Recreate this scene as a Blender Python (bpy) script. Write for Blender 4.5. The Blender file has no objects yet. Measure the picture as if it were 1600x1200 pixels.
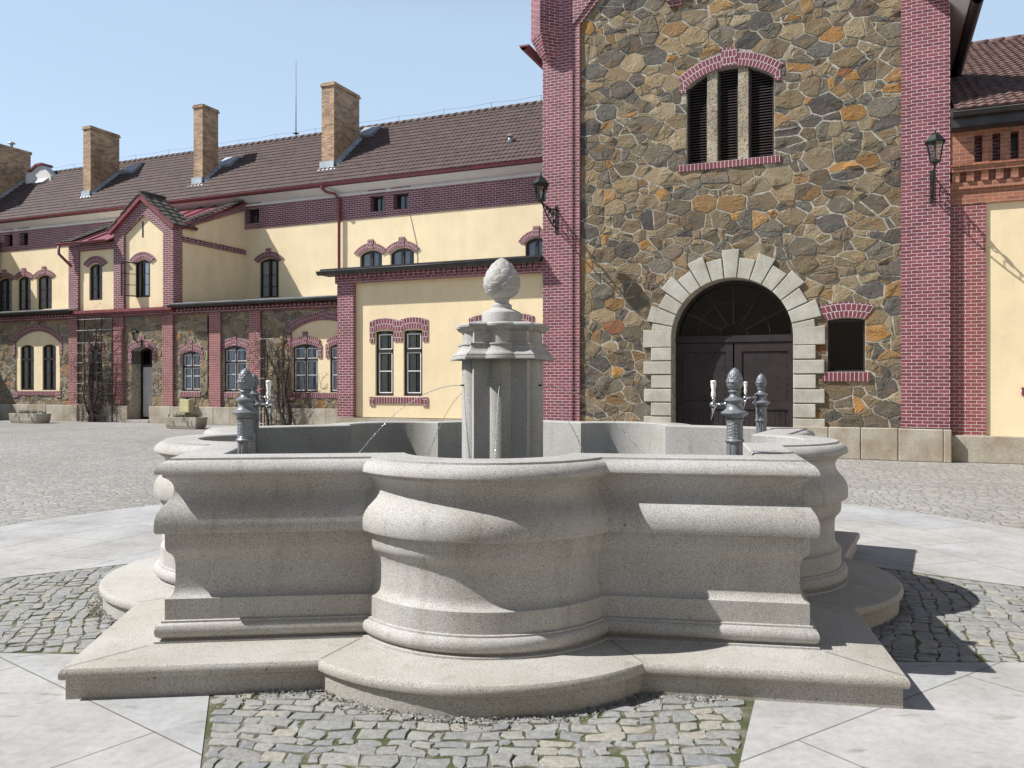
import bpy, bmesh, math, random
from mathutils import Vector, Matrix
from mathutils.geometry import tessellate_polygon
random.seed(7)
R = math.radians
SC = bpy.context.scene

# ------------------------------------------------------------------ camera
FPX = 1298.0; CX = 800.0; CY = 600.0; CH = 1.6       # focal length in px of a 1600 px wide frame, eye height
cam = bpy.data.cameras.new("camera"); camo = bpy.data.objects.new("camera", cam)
SC.collection.objects.link(camo); SC.camera = camo
camo.location = (0, 0, CH); camo.rotation_euler = (R(90), 0, 0)
cam.sensor_width = 36; cam.lens = 36 * FPX / 1600; cam.clip_end = 900; cam.clip_start = .05

# ------------------------------------------------------------------ light
SUN_EL = R(47.5); SUN_AZ = math.atan2(-.117, -.993)     # direction (x,y) towards the sun
sd = Vector((math.cos(SUN_EL) * math.cos(SUN_AZ), math.cos(SUN_EL) * math.sin(SUN_AZ), math.sin(SUN_EL)))
sun = bpy.data.lights.new("sun", 'SUN'); sun.energy = 5.0; sun.angle = R(.5); sun.color = (1, .975, .94)
suno = bpy.data.objects.new("sun", sun); SC.collection.objects.link(suno)
suno.location = (-20, -5, 30); suno.rotation_euler = sd.to_track_quat('Z', 'Y').to_euler()
W = bpy.data.worlds.new("World"); SC.world = W; W.use_nodes = True
wn = W.node_tree.nodes; wl = W.node_tree.links
sky = wn.new('ShaderNodeTexSky'); sky.sky_type = 'NISHITA'; sky.sun_disc = False
sky.sun_elevation = SUN_EL; sky.sun_rotation = math.atan2(sd.x, sd.y)
sky.air_density = 1.0; sky.dust_density = 1.0; sky.ozone_density = 1.2; sky.altitude = 400
hs = wn.new('ShaderNodeHueSaturation'); hs.inputs['Saturation'].default_value = .95; hs.inputs['Value'].default_value = 1.15; wl.new(sky.outputs[0], hs.inputs['Color'])
# thin whitish haze towards the horizon
tc = wn.new('ShaderNodeTexCoord'); sx_ = wn.new('ShaderNodeSeparateXYZ'); wl.new(tc.outputs['Generated'], sx_.inputs[0])
hr_ = wn.new('ShaderNodeValToRGB'); wl.new(sx_.outputs['Z'], hr_.inputs[0]); hr_.color_ramp.interpolation = 'EASE'
hr_.color_ramp.elements[0].position = 0; hr_.color_ramp.elements[0].color = (.92, .92, .92, 1); e3_ = hr_.color_ramp.elements.new(.38); e3_.color = (.60, .60, .60, 1); hr_.color_ramp.elements[2].position = .58; hr_.color_ramp.elements[-1].color = (0, 0, 0, 1)
hm = wn.new('ShaderNodeMix'); hm.data_type = 'RGBA'; wl.new(hr_.outputs[0], hm.inputs[0]); wl.new(hs.outputs[0], hm.inputs[6]); hm.inputs[7].default_value = (9.4, 12.2, 15.6, 1)
wl.new(hm.outputs[2], wn['Background'].inputs[0]); wn['Background'].inputs[1].default_value = .056
SC.view_settings.view_transform = 'Standard'; SC.view_settings.look = 'None'
SC.view_settings.exposure = .50; SC.view_settings.gamma = 1
SC.render.engine = 'CYCLES'

# ------------------------------------------------------------------ facade frame
FA = R(23.3); FC, FS = math.cos(FA), math.sin(FA)
def fw(s, T, z=0): return Vector((s * FC + T * FS, -s * FS + T * FC, z))
def fs(u, T):
    k = (u - CX) / FPX
    return T * (k * FC - FS) / (FC + k * FS)
def fz(u, v, T):
    s = fs(u, T); Y = -s * FS + T * FC
    return CH + (CY - v) * Y / FPX

# ------------------------------------------------------------------ materials
def nm(name):
    m = bpy.data.materials.new(name); m.use_nodes = True
    return m, m.node_tree.nodes, m.node_tree.links, m.node_tree.nodes['Principled BSDF']
def node(N, t, **kw):
    n = N.new(t)
    for k, v in kw.items():
        if k.startswith('i_'): n.inputs[k[2:].replace('_', ' ')].default_value = v
        else: setattr(n, k, v)
    return n
def ramp(N, pts, interp='LINEAR'):
    r = N.new('ShaderNodeValToRGB'); r.color_ramp.interpolation = interp
    e = r.color_ramp.elements
    while len(e) < len(pts): e.new(.5)
    for i, (p, c) in enumerate(pts):
        e[i].position = p; e[i].color = (*c, 1) if len(c) == 3 else c
    return r
def mixc(N, L, a, b, fac, bt='MIX'):
    m = N.new('ShaderNodeMix'); m.data_type = 'RGBA'; m.blend_type = bt
    for sk, v in ((0, fac), (6, a), (7, b)):
        if hasattr(v, 'links'): L.new(v, m.inputs[sk])
        else: m.inputs[sk].default_value = v if sk == 0 else ((*v, 1) if len(v) == 3 else v)
    return m.outputs[2]
def mth(N, L, op, a, b=0, c=None):
    m = N.new('ShaderNodeMath'); m.operation = op
    for i, v in enumerate((a, b) if c is None else (a, b, c)):
        if hasattr(v, 'links'): L.new(v, m.inputs[i])
        else: m.inputs[i].default_value = v
    return m.outputs[0]
def coord(N, L, kind='Object', scale=(1, 1, 1), rot=(0, 0, 0)):
    t = N.new('ShaderNodeTexCoord'); mp = N.new('ShaderNodeMapping')
    mp.inputs['Scale'].default_value = scale; mp.inputs['Rotation'].default_value = rot
    L.new(t.outputs[kind], mp.inputs[0]); return mp.outputs[0]
def noise(N, L, vec, sc, det=4, rough=.55, dim='3D'):
    n = N.new('ShaderNodeTexNoise'); n.noise_dimensions = dim
    n.inputs['Scale'].default_value = sc; n.inputs['Detail'].default_value = det
    n.inputs['Roughness'].default_value = rough
    if vec is not None: L.new(vec, n.inputs['Vector'])
    return n
def bump(N, L, P, h, st=.3, dist=.01):
    b = N.new('ShaderNodeBump'); b.inputs['Strength'].default_value = st; b.inputs['Distance'].default_value = dist
    L.new(h, b.inputs['Height']); L.new(b.outputs[0], P.inputs['Normal']); return b

def m_plain(name, col, rough=.6, metal=0, nz=.15, nsc=6, spec=.5, fine=0):
    m, N, L, P = nm(name)
    v = coord(N, L)
    n = noise(N, L, v, nsc, 5)
    c2 = tuple(c * (1 - nz * 1.6) for c in col); c1 = tuple(min(1, c * (1 + nz)) for c in col)
    r = ramp(N, [(.3, c2), (.7, c1)]); L.new(n.outputs[0], r.inputs[0])
    L.new(r.outputs[0], P.inputs['Base Color'])
    P.inputs['Roughness'].default_value = rough; P.inputs['Metallic'].default_value = metal
    P.inputs['Specular IOR Level'].default_value = spec
    if fine:
        n2 = noise(N, L, v, 90, 3); bump(N, L, P, n2.outputs[0], fine, .004)
    return m

def m_brick(name, c1, c2, mortar, bw, bh, ms, rough=.6, stain=.25, bmp=.35, offset=.5):
    m, N, L, P = nm(name)
    uv = coord(N, L, 'UV')
    ob = coord(N, L, 'Object')
    w = noise(N, L, ob, 9, 2)
    ad = node(N, 'ShaderNodeVectorMath', operation='MULTIPLY_ADD')
    L.new(w.outputs['Color'], ad.inputs[0]); ad.inputs[1].default_value = (.007, .007, 0); L.new(uv, ad.inputs[2])
    b = N.new('ShaderNodeTexBrick'); L.new(ad.outputs[0], b.inputs['Vector'])
    b.offset = offset; b.squash = 1
    b.inputs['Color1'].default_value = (*c1, 1); b.inputs['Color2'].default_value = (*c2, 1)
    b.inputs['Mortar'].default_value = (*mortar, 1)
    b.inputs['Scale'].default_value = 1; b.inputs['Brick Width'].default_value = bw
    b.inputs['Row Height'].default_value = bh; b.inputs['Mortar Size'].default_value = ms
    b.inputs['Mortar Smooth'].default_value = .15
    n = noise(N, L, ob, 1.3, 6, .65)
    n2 = noise(N, L, ob, 26, 4, .6)
    r = ramp(N, [(.28, (1 - stain * 1.3,) * 3), (.45, (1 - stain * .4,) * 3), (.66, (1.06,) * 3)]); L.new(n.outputs[0], r.inputs[0])
    r2 = ramp(N, [(.3, (.82,) * 3), (.7, (1.08,) * 3)]); L.new(n2.outputs[0], r2.inputs[0])
    c = mixc(N, L, b.outputs['Color'], r.outputs[0], 1.0, 'MULTIPLY')
    c = mixc(N, L, c, r2.outputs[0], 1.0, 'MULTIPLY')
    L.new(c, P.inputs['Base Color']); P.inputs['Roughness'].default_value = rough
    P.inputs['Specular IOR Level'].default_value = .35
    h = mth(N, L, 'SUBTRACT', 1, b.outputs['Fac'])
    h = mth(N, L, 'MULTIPLY_ADD', n2.outputs[0], .5, h)
    bump(N, L, P, h, bmp, .008)
    return m

def m_rubble(name, scl, pal, mortar, warp=.12, stretch=.62, bmp=.9):
    """irregular field stones in pale mortar"""
    m, N, L, P = nm(name)
    uv = coord(N, L, 'UV')
    w = noise(N, L, uv, 2.1, 3, .55); w2 = noise(N, L, uv, 14, 3, .5)
    a = node(N, 'ShaderNodeVectorMath', operation='MULTIPLY_ADD')
    L.new(w.outputs['Color'], a.inputs[0]); a.inputs[1].default_value = (warp * 2.4, warp * 2.4, 0); L.new(uv, a.inputs[2])
    a2 = node(N, 'ShaderNodeVectorMath', operation='MULTIPLY_ADD')
    L.new(w2.outputs['Color'], a2.inputs[0]); a2.inputs[1].default_value = (.035, .035, 0); L.new(a.outputs[0], a2.inputs[2])
    mp = N.new('ShaderNodeMapping'); mp.inputs['Scale'].default_value = (stretch, 1, 1); L.new(a2.outputs[0], mp.inputs[0])
    def vor(feat):
        v = N.new('ShaderNodeTexVoronoi'); v.voronoi_dimensions = '2D'; v.feature = feat
        v.distance = 'EUCLIDEAN' if feat == 'DISTANCE_TO_EDGE' else 'EUCLIDEAN'
        v.inputs['Scale'].default_value = scl; v.inputs['Randomness'].default_value = .85
        L.new(mp.outputs[0], v.inputs['Vector']); return v
    ve = vor('DISTANCE_TO_EDGE'); vc = vor('F1')
    sep = N.new('ShaderNodeSeparateColor'); L.new(vc.outputs['Color'], sep.inputs[0])
    cr = ramp(N, pal, 'CONSTANT'); L.new(sep.outputs[0], cr.inputs[0])
    # mottling inside a stone: rust patches
    n = noise(N, L, uv, 5.5, 6, .65)
    rr = ramp(N, [(.47, (0, 0, 0)), (.62, (1, 1, 1))]); L.new(n.outputs[0], rr.inputs[0])
    rf = mth(N, L, 'MULTIPLY', rr.outputs[0], mth(N, L, 'MULTIPLY', sep.outputs[1], .75))
    c = mixc(N, L, cr.outputs[0], (.30, .155, .058), rf)
    n3 = noise(N, L, uv, 34, 6, .75)
    r3 = ramp(N, [(.3, (.55,) * 3), (.7, (1.32,) * 3)]); L.new(n3.outputs[0], r3.inputs[0])
    c = mixc(N, L, c, r3.outputs[0], 1, 'MULTIPLY')
    vb = ramp(N, [(0, (.72,) * 3), (1, (1.22,) * 3)]); L.new(sep.outputs[2], vb.inputs[0])
    c = mixc(N, L, c, vb.outputs[0], 1, 'MULTIPLY')
    # mortar width varies
    nw = noise(N, L, uv, 3.0, 3); wd = mth(N, L, 'MULTIPLY_ADD', nw.outputs[0], .10, -.005)
    ed = mth(N, L, 'SUBTRACT', ve.outputs['Distance'], wd)
    er = ramp(N, [(0, (0, 0, 0)), (.035, (1, 1, 1))]); L.new(ed, er.inputs[0])
    mn = ramp(N, [(.3, tuple(x * .72 for x in mortar)), (.7, tuple(x * 1.15 for x in mortar))]); L.new(n3.outputs[0], mn.inputs[0])
    c = mixc(N, L, mn.outputs[0], c, er.outputs[0])
    L.new(c, P.inputs['Base Color']); P.inputs['Roughness'].default_value = .85; P.inputs['Specular IOR Level'].default_value = .25
    hr = ramp(N, [(0, (0,) * 3), (.12, (.75,) * 3), (.4, (1,) * 3)]); L.new(ed, hr.inputs[0])
    h = mth(N, L, 'MULTIPLY_ADD', n3.outputs[0], .55, hr.outputs[0])
    h = mth(N, L, 'MULTIPLY_ADD', n.outputs[0], .7, h)
    h = mth(N, L, 'MULTIPLY_ADD', sep.outputs[2], .3, h)
    bump(N, L, P, h, bmp, .04)
    return m

def m_granite(name, col, dark, sc=330, amt=.5, rough=.75, stain=.12, tint=None, bm=.25):
    m, N, L, P = nm(name)
    v = coord(N, L)
    n = noise(N, L, v, sc, 3, .7)
    n1 = noise(N, L, v, sc * .42, 3, .6)
    n2 = noise(N, L, v, 1.6, 5, .6)
    r = ramp(N, [(.36, dark), (.5, col), (.7, tuple(min(.95, x * 1.25) for x in col))]); L.new(n.outputs[0], r.inputs[0])
    r1 = ramp(N, [(.38, (.62,) * 3), (.5, (1,) * 3)]); L.new(n1.outputs[0], r1.inputs[0])
    c = mixc(N, L, r.outputs[0], r1.outputs[0], amt, 'MULTIPLY')
    t = tint or (.93, .90, .84)
    r2 = ramp(N, [(.35, tuple(x * (1 - stain) for x in t)), (.65, (1, 1, 1))]); L.new(n2.outputs[0], r2.inputs[0])
    c = mixc(N, L, c, r2.outputs[0], 1, 'MULTIPLY')
    vs = N.new('ShaderNodeTexVoronoi'); vs.inputs['Scale'].default_value = 9; L.new(v, vs.inputs['Vector'])
    sp = ramp(N, [(0, (.35, .33, .3)), (.05, (1, 1, 1))]); L.new(vs.outputs['Distance'], sp.inputs[0])
    c = mixc(N, L, c, sp.outputs[0], .6, 'MULTIPLY')
    n7 = noise(N, L, coord(N, L, 'Object', (9, 9, .8)), 1.0, 5, .65); r7 = ramp(N, [(.56, (1, 1, 1)), (.70, (.80, .79, .74))]); L.new(n7.outputs[0], r7.inputs[0])
    c = mixc(N, L, c, r7.outputs[0], .75, 'MULTIPLY')
    v8 = N.new('ShaderNodeTexVoronoi'); v8.inputs['Scale'].default_value = 3.1; L.new(v, v8.inputs['Vector']); r8 = ramp(N, [(0, (.22, .21, .19)), (.022, (.3, .29, .26)), (.034, (1, 1, 1))]); L.new(v8.outputs['Distance'], r8.inputs[0])
    c = mixc(N, L, c, r8.outputs[0], .8, 'MULTIPLY')
    L.new(c, P.inputs['Base Color']); P.inputs['Roughness'].default_value = rough
    P.inputs['Specular IOR Level'].default_value = .3
    bump(N, L, P, n.outputs[0], bm, .002)
    return m

def m_plaster(name, col, stain=.12):
    m, N, L, P = nm(name)
    v = coord(N, L)
    n = noise(N, L, v, .7, 6, .65); n2 = noise(N, L, v, 120, 3); n4 = noise(N, L, coord(N, L, 'Object', (2.2, 2.2, .35)), 1.1, 4)
    r = ramp(N, [(.33, tuple(x * (1 - stain) for x in col)), (.62, col)]); L.new(n.outputs[0], r.inputs[0])
    r4 = ramp(N, [(.35, (.975, .97, .96)), (.6, (1.02, 1.02, 1.02))]); L.new(n4.outputs[0], r4.inputs[0])
    c = mixc(N, L, r.outputs[0], r4.outputs[0], 1, 'MULTIPLY')
    n5 = noise(N, L, coord(N, L, 'Object', (7, 7, .5)), 1.0, 5, .7); r5 = ramp(N, [(.60, (1, 1, 1)), (.74, (.86, .83, .78))]); L.new(n5.outputs[0], r5.inputs[0])
    c = mixc(N, L, c, r5.outputs[0], .7, 'MULTIPLY')
    n6 = noise(N, L, v, 2.4, 7, .7); r6 = ramp(N, [(.62, (1, 1, 1)), (.68, (.92, .90, .87))]); L.new(n6.outputs[0], r6.inputs[0])
    c = mixc(N, L, c, r6.outputs[0], .8, 'MULTIPLY')
    L.new(c, P.inputs['Base Color']); P.inputs['Roughness'].default_value = .9; P.inputs['Specular IOR Level'].default_value = .2
    n3 = noise(N, L, v, 7, 5, .6)
    h = mth(N, L, 'MULTIPLY_ADD', n3.outputs[0], 2.2, n2.outputs[0])
    bump(N, L, P, h, .3, .008)
    return m

PURP1, PURP2 = (.26, .070, .084), (.165, .043, .055)
M = {}
M['brick'] = m_brick('painted_brick', PURP1, PURP2, (.62, .56, .56), .20, .0707, .0050)
M['soldier'] = m_brick('painted_arch_brick', (.215, .052, .064), (.15, .040, .050), (.62, .56, .56), .085, .15, .006, offset=.5)
M['brick_far'] = m_brick('painted_brick_far', (.225, .060, .070), (.155, .042, .052), (.58, .50, .50), .27, .088, .0085)
M['brick_red'] = m_brick('red_painted_brick', (.30, .082, .075), (.22, .06, .058), (.68, .62, .60), .20, .0707, .0044)
M['brick_orange'] = m_brick('orange_brick', (.40, .16, .085), (.27, .10, .06), (.42, .34, .28), .24, .078, .004, stain=.3)
M['brick_chimney'] = m_brick('ochre_chimney_brick', (.54, .34, .165), (.27, .135, .07), (.50, .42, .32), .27, .085, .007, stain=.45)
M['plaster'] = m_plaster('yellow_plaster', (.80, .655, .425))
M['white_plaster'] = m_plaster('white_plaster', (.70, .68, .64))
M['fill'] = m_plaster('soffit_paint', (.66, .62, .58), .06)
PAL = [(0, (.17, .125, .075)), (.16, (.115, .10, .08)), (.30, (.20, .15, .09)), (.44, (.095, .088, .078)), (.56, (.145, .115, .078)),
       (.68, (.23, .17, .10)), (.78, (.085, .082, .08)), (.87, (.30, .16, .06)), (.94, (.34, .18, .055))]
PAL2 = [(0, (.21, .175, .12)), (.18, (.17, .15, .115)), (.34, (.25, .20, .13)), (.50, (.15, .14, .12)), (.62, (.20, .17, .12)),
        (.76, (.27, .215, .14)), (.86, (.16, .15, .13)), (.93, (.30, .17, .08)), (.97, (.26, .15, .07))]
M['rubble'] = m_rubble('field_stone_masonry', 3.1, PAL, (.33, .295, .235))
M['rubble_wing'] = m_rubble('field_stone_masonry_pale', 2.2, PAL2, (.36, .32, .25), .15, .6)
M['granite'] = m_granite('light_granite', (.495, .485, .47), (.11, .11, .107), sc=290, amt=.55)
M['granite_step'] = m_granite('step_granite', (.47, .455, .425), (.17, .165, .15), sc=230, amt=.45)
M['quoin'] = m_granite('weathered_granite_quoin', (.52, .50, .44), (.29, .28, .24), 140, .3, stain=.25, bm=.5)
M['plinth'] = m_granite('sandy_granite_plinth', (.46, .425, .36), (.26, .24, .20), 110, .35, stain=.28, tint=(.95, .84, .70), bm=.6)
M['trough'] = m_granite('rough_granite_trough', (.50, .46, .38), (.28, .255, .21), 60, .5, stain=.3, bm=.9)
M['roof'] = m_plain('brown_roof_tile', (.088, .056, .048), .75, nz=.24, nsc=3.2, fine=.3)
M['roof_red'] = m_plain('red_clay_roof_tile', (.145, .082, .068), .75, nz=.42, nsc=5.5, fine=.3)
M['roof_dark'] = m_plain('mossy_dark_tile', (.085, .075, .062), .85, nz=.4, nsc=8, fine=.5)
M['gutter_dark'] = m_plain('dark_sheet_metal', (.045, .042, .042), .45, .3, .25, 3)
M['gutter_red'] = m_plain('oxide_red_sheet_metal', (.20, .045, .048), .5, 0, .2, 3)
M['zinc'] = m_plain('zinc_sheet', (.42, .45, .47), .45, .5, .25, 2)
M['redsheet'] = m_plain('red_standing_seam_sheet', (.24, .075, .085), .4, 0, .15, 2)
M['frame'] = m_plain('dark_brown_window_paint', (.030, .020, .022), .45, 0, .2, 8)
M['frame_white'] = m_plain('white_sash_paint', (.72, .72, .70), .5, 0, .08, 8)
M['door'] = m_plain('dark_maroon_door_paint', (.020, .011, .011), .6, 0, .35, 4, fine=.2)
M['door_white'] = m_plain('pale_door_panel', (.45, .42, .42), .6, 0, .1, 4)
M['louvre'] = m_plain('brown_louvre_wood', (.042, .026, .022), .6, 0, .3, 10)
M['iron'] = m_plain('black_green_cast_iron', (.028, .034, .032), .42, .4, .3, 20)
M['rust'] = m_plain('rusty_trellis_iron', (.045, .028, .022), .8, .2, .3, 12)
M['rod'] = m_plain('pale_trellis_wire', (.38, .36, .33), .6, .2, .2, 12)
M['mullion'] = m_granite('stained_concrete', (.42, .37, .27), (.12, .10, .07), 30, .5, stain=.35)
M['jamb'] = m_plain('pale_window_reveal', (.72, .72, .70), .8, 0, .08, 3)
M['dark_backing'] = m_plain('painted_room_dark', (.009, .009, .010), .9, 0, .05, 1)  # near-black sheets behind openings: the darkness inside is put into the colour
M['bark'] = m_plain('vine_bark', (.055, .042, .034), .9, 0, .35, 18, fine=.6)
M['leaf'] = m_plain('ivy_leaf', (.055, .085, .035), .6, 0, .4, 25)
M['leafdry'] = m_plain('dry_heather', (.16, .12, .07), .9, 0, .4, 25)
M['box'] = m_plain('ochre_meter_box', (.50, .45, .25), .6, 0, .12, 5)
M['soil'] = m_plain('planter_soil', (.06, .045, .03), .95, 0, .4, 20, fine=.8)
M['porcelain'] = m_plain('white_porcelain', (.85, .84, .80), .18, 0, .03, 5)
M['chrome'] = m_plain('polished_steel', (.62, .63, .64), .18, 1, .05, 5)
M['castgrey'] = m_plain('grey_cast_iron_paint', (.175, .188, .205), .36, .15, .14, 30, fine=.15)
M['joint'] = m_plain('dark_joint', (.10, .095, .085), .9)
M['brass'] = m_plain('spout_bronze', (.12, .09, .05), .4, .8)

def m_glass(name, tr=.62, tint=(.9, .93, .95), k=1.6):
    m, N, L, P = nm(name); N.remove(P)
    t = N.new('ShaderNodeBsdfTransparent'); t.inputs[0].default_value = (*[x * tr ** .5 for x in tint], 1)
    g = N.new('ShaderNodeBsdfGlossy'); g.inputs['Roughness'].default_value = .03
    n = noise(N, L, coord(N, L), 1.5, 2); b = N.new('ShaderNodeBump'); b.inputs['Strength'].default_value = .06; b.inputs['Distance'].default_value = .05
    L.new(n.outputs[0], b.inputs['Height']); L.new(b.outputs[0], g.inputs['Normal'])
    f = N.new('ShaderNodeFresnel'); f.inputs[0].default_value = 1.45
    fm = mth(N, L, 'MULTIPLY_ADD', f.outputs[0], k, .02)
    mx = N.new('ShaderNodeMixShader'); L.new(fm, mx.inputs[0]); L.new(t.outputs[0], mx.inputs[1]); L.new(g.outputs[0], mx.inputs[2])
    L.new(mx.outputs[0], N['Material Output'].inputs[0]); return m
M['glass'] = m_glass('window_glass')
M['glass_dark'] = m_glass('unlit_room_glass', .5, k=.55)
M['lampglass'] = m_glass('lantern_glass', .75, (.85, .88, .85))
m, N, L, P = nm('basin_water')
P.inputs['Base Color'].default_value = (.02, .035, .03, 1); P.inputs['Roughness'].default_value = .04; P.inputs['IOR'].default_value = 1.33
nn = noise(N, L, coord(N, L), 9, 3); bump(N, L, P, nn.outputs[0], .35, .02); M['water'] = m
m, N, L, P = nm('jet_water')
P.inputs['Base Color'].default_value = (.93, .95, .97, 1); P.inputs['Roughness'].default_value = .08; P.inputs['IOR'].default_value = 1.33
P.inputs['Transmission Weight'].default_value = .75; M['jet'] = m

# far cobbles (shader), granite setts
def m_cobble():
    m, N, L, P = nm('granite_setts_yard')
    ob = coord(N, L, 'Object', rot=(0, 0, R(18)))
    w = noise(N, L, ob, .45, 3); w2 = noise(N, L, ob, 5, 2)
    a = node(N, 'ShaderNodeVectorMath', operation='MULTIPLY_ADD')
    L.new(w.outputs['Color'], a.inputs[0]); a.inputs[1].default_value = (1.1, 1.1, 0); L.new(ob, a.inputs[2])
    a2 = node(N, 'ShaderNodeVectorMath', operation='MULTIPLY_ADD')
    L.new(w2.outputs['Color'], a2.inputs[0]); a2.inputs[1].default_value = (.07, .07, 0); L.new(a.outputs[0], a2.inputs[2])
    mp = N.new('ShaderNodeMapping'); mp.inputs['Scale'].default_value = (.72, 1, 1); L.new(a2.outputs[0], mp.inputs[0])
    def vor(f):
        v = N.new('ShaderNodeTexVoronoi'); v.voronoi_dimensions = '2D'; v.feature = f
        v.inputs['Scale'].default_value = 9.0; v.inputs['Randomness'].default_value = .62
        L.new(mp.outputs[0], v.inputs['Vector']); return v
    ve, vc = vor('DISTANCE_TO_EDGE'), vor('F1')
    sep = N.new('ShaderNodeSeparateColor'); L.new(vc.outputs['Color'], sep.inputs[0])
    cr = ramp(N, [(0, (.29, .285, .27)), (.25, (.36, .35, .33)), (.5, (.26, .26, .26)), (.7, (.40, .385, .35)), (.88, (.32, .31, .29))]); L.new(sep.outputs[0], cr.inputs[0])
    n = noise(N, L, ob, 30, 5, .7); r = ramp(N, [(.3, (.7,) * 3), (.7, (1.15,) * 3)]); L.new(n.outputs[0], r.inputs[0])
    c = mixc(N, L, cr.outputs[0], r.outputs[0], 1, 'MULTIPLY')
    nb = noise(N, L, ob, .22, 5, .6); rb = ramp(N, [(.35, (.84, .82, .80)), (.65, (1.06, 1.06, 1.08))]); L.new(nb.outputs[0], rb.inputs[0])
    c = mixc(N, L, c, rb.outputs[0], 1, 'MULTIPLY')
    er = ramp(N, [(.02, (0,) * 3), (.09, (1,) * 3)]); L.new(ve.outputs['Distance'], er.inputs[0])
    c = mixc(N, L, (.20, .185, .15), c, er.outputs[0])
    L.new(c, P.inputs['Base Color']); P.inputs['Roughness'].default_value = .8; P.inputs['Specular IOR Level'].default_value = .3
    hr = ramp(N, [(0, (0,) * 3), (.12, (.8,) * 3), (.4, (1,) * 3)]); L.new(ve.outputs['Distance'], hr.inputs[0])
    h = mth(N, L, 'MULTIPLY_ADD', n.outputs[0], .3, hr.outputs[0]); h = mth(N, L, 'MULTIPLY_ADD', sep.outputs[1], .6, h)
    bump(N, L, P, h, .6, .022)
    return m
M['cobble'] = m_cobble()
def m_sett():
    m, N, L, P = nm('sett_stone')
    g = N.new('ShaderNodeNewGeometry')
    cr = ramp(N, [(0, (.265, .26, .245)), (.2, (.31, .305, .28)), (.42, (.245, .25, .25)), (.6, (.325, .315, .285)), (.8, (.285, .29, .29)), (.93, (.35, .33, .28))])
    L.new(g.outputs['Random Per Island'], cr.inputs[0])
    v = coord(N, L); n = noise(N, L, v, 32, 6, .7); n2 = noise(N, L, v, 150, 3, .6)
    r = ramp(N, [(.3, (.68,) * 3), (.68, (1.15,) * 3)]); L.new(n.outputs[0], r.inputs[0])
    c = mixc(N, L, cr.outputs[0], r.outputs[0], 1, 'MULTIPLY')
    L.new(c, P.inputs['Base Color']); P.inputs['Roughness'].default_value = .75; P.inputs['Specular IOR Level'].default_value = .3
    h = mth(N, L, 'MULTIPLY_ADD', n2.outputs[0], .35, n.outputs[0]); bump(N, L, P, h, .8, .012)
    return m
M['sett'] = m_sett()
def m_bed():
    m, N, L, P = nm('sandy_moss_joint_bed')
    v = coord(N, L); n = noise(N, L, v, 2.6, 5, .65); n2 = noise(N, L, v, 120, 4, .7)
    r = ramp(N, [(.44, (.22, .20, .155)), (.52, (.11, .12, .05)), (.62, (.07, .095, .028))]); L.new(n.outputs[0], r.inputs[0])
    r2 = ramp(N, [(.3, (.5,) * 3), (.7, (1.5,) * 3)]); L.new(n2.outputs[0], r2.inputs[0])
    c = mixc(N, L, r.outputs[0], r2.outputs[0], 1, 'MULTIPLY'); L.new(c, P.inputs['Base Color']); P.inputs['Roughness'].default_value = 1
    bump(N, L, P, n2.outputs[0], 1, .015); return m
M['bed'] = m_bed()
def m_slab():
    m, N, L, P = nm('granite_paving_slabs')
    uv = coord(N, L, 'UV'); ob = coord(N, L)
    b = N.new('ShaderNodeTexBrick'); L.new(uv, b.inputs['Vector']); b.offset = .5
    b.inputs['Color1'].default_value = (.40, .408, .415, 1); b.inputs['Color2'].default_value = (.43, .415, .395, 1); b.inputs['Mortar'].default_value = (.16, .15, .13, 1)
    b.inputs['Scale'].default_value = 1; b.inputs['Brick Width'].default_value = 1.45; b.inputs['Row Height'].default_value = .74
    b.inputs['Mortar Size'].default_value = .0045; b.inputs['Mortar Smooth'].default_value = .1
    n = noise(N, L, ob, 260, 3, .7); r = ramp(N, [(.35, (.80,) * 3), (.6, (1.06,) * 3)]); L.new(n.outputs[0], r.inputs[0])
    c = mixc(N, L, b.outputs['Color'], r.outputs[0], 1, 'MULTIPLY')
    n2 = noise(N, L, ob, 1.2, 6, .65); r2 = ramp(N, [(.33, (.76, .75, .73)), (.62, (1.05, 1.05, 1.05))]); L.new(n2.outputs[0], r2.inputs[0])
    c = mixc(N, L, c, r2.outputs[0], 1, 'MULTIPLY')
    n3 = noise(N, L, coord(N, L, 'Object', (1, 3, 1)), 4.5, 3, .5); r3 = ramp(N, [(.62, (1,) * 3), (.72, (.74, .73, .70))]); L.new(n3.outputs[0], r3.inputs[0])
    c = mixc(N, L, c, r3.outputs[0], 1, 'MULTIPLY')
    n9 = noise(N, L, ob, 22, 5, .7); r9 = ramp(N, [(.35, (.88,) * 3), (.6, (1.03,) * 3)]); L.new(n9.outputs[0], r9.inputs[0]); c = mixc(N, L, c, r9.outputs[0], 1, 'MULTIPLY')
    v9 = N.new('ShaderNodeTexVoronoi'); v9.inputs['Scale'].default_value = 2.3; L.new(ob, v9.inputs['Vector']); q9 = ramp(N, [(0, (.3, .29, .27)), (.02, (.4, .38, .35)), (.035, (1, 1, 1))]); L.new(v9.outputs['Distance'], q9.inputs[0]); c = mixc(N, L, c, q9.outputs[0], .8, 'MULTIPLY')
    L.new(c, P.inputs['Base Color']); P.inputs['Roughness'].default_value = .7; P.inputs['Specular IOR Level'].default_value = .3
    bump(N, L, P, n.outputs[0], .2, .002); return m
M['slab'] = m_slab()
M['gravel'] = m_sett(); M['gravel'].name = 'gravel_chips'

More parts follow.
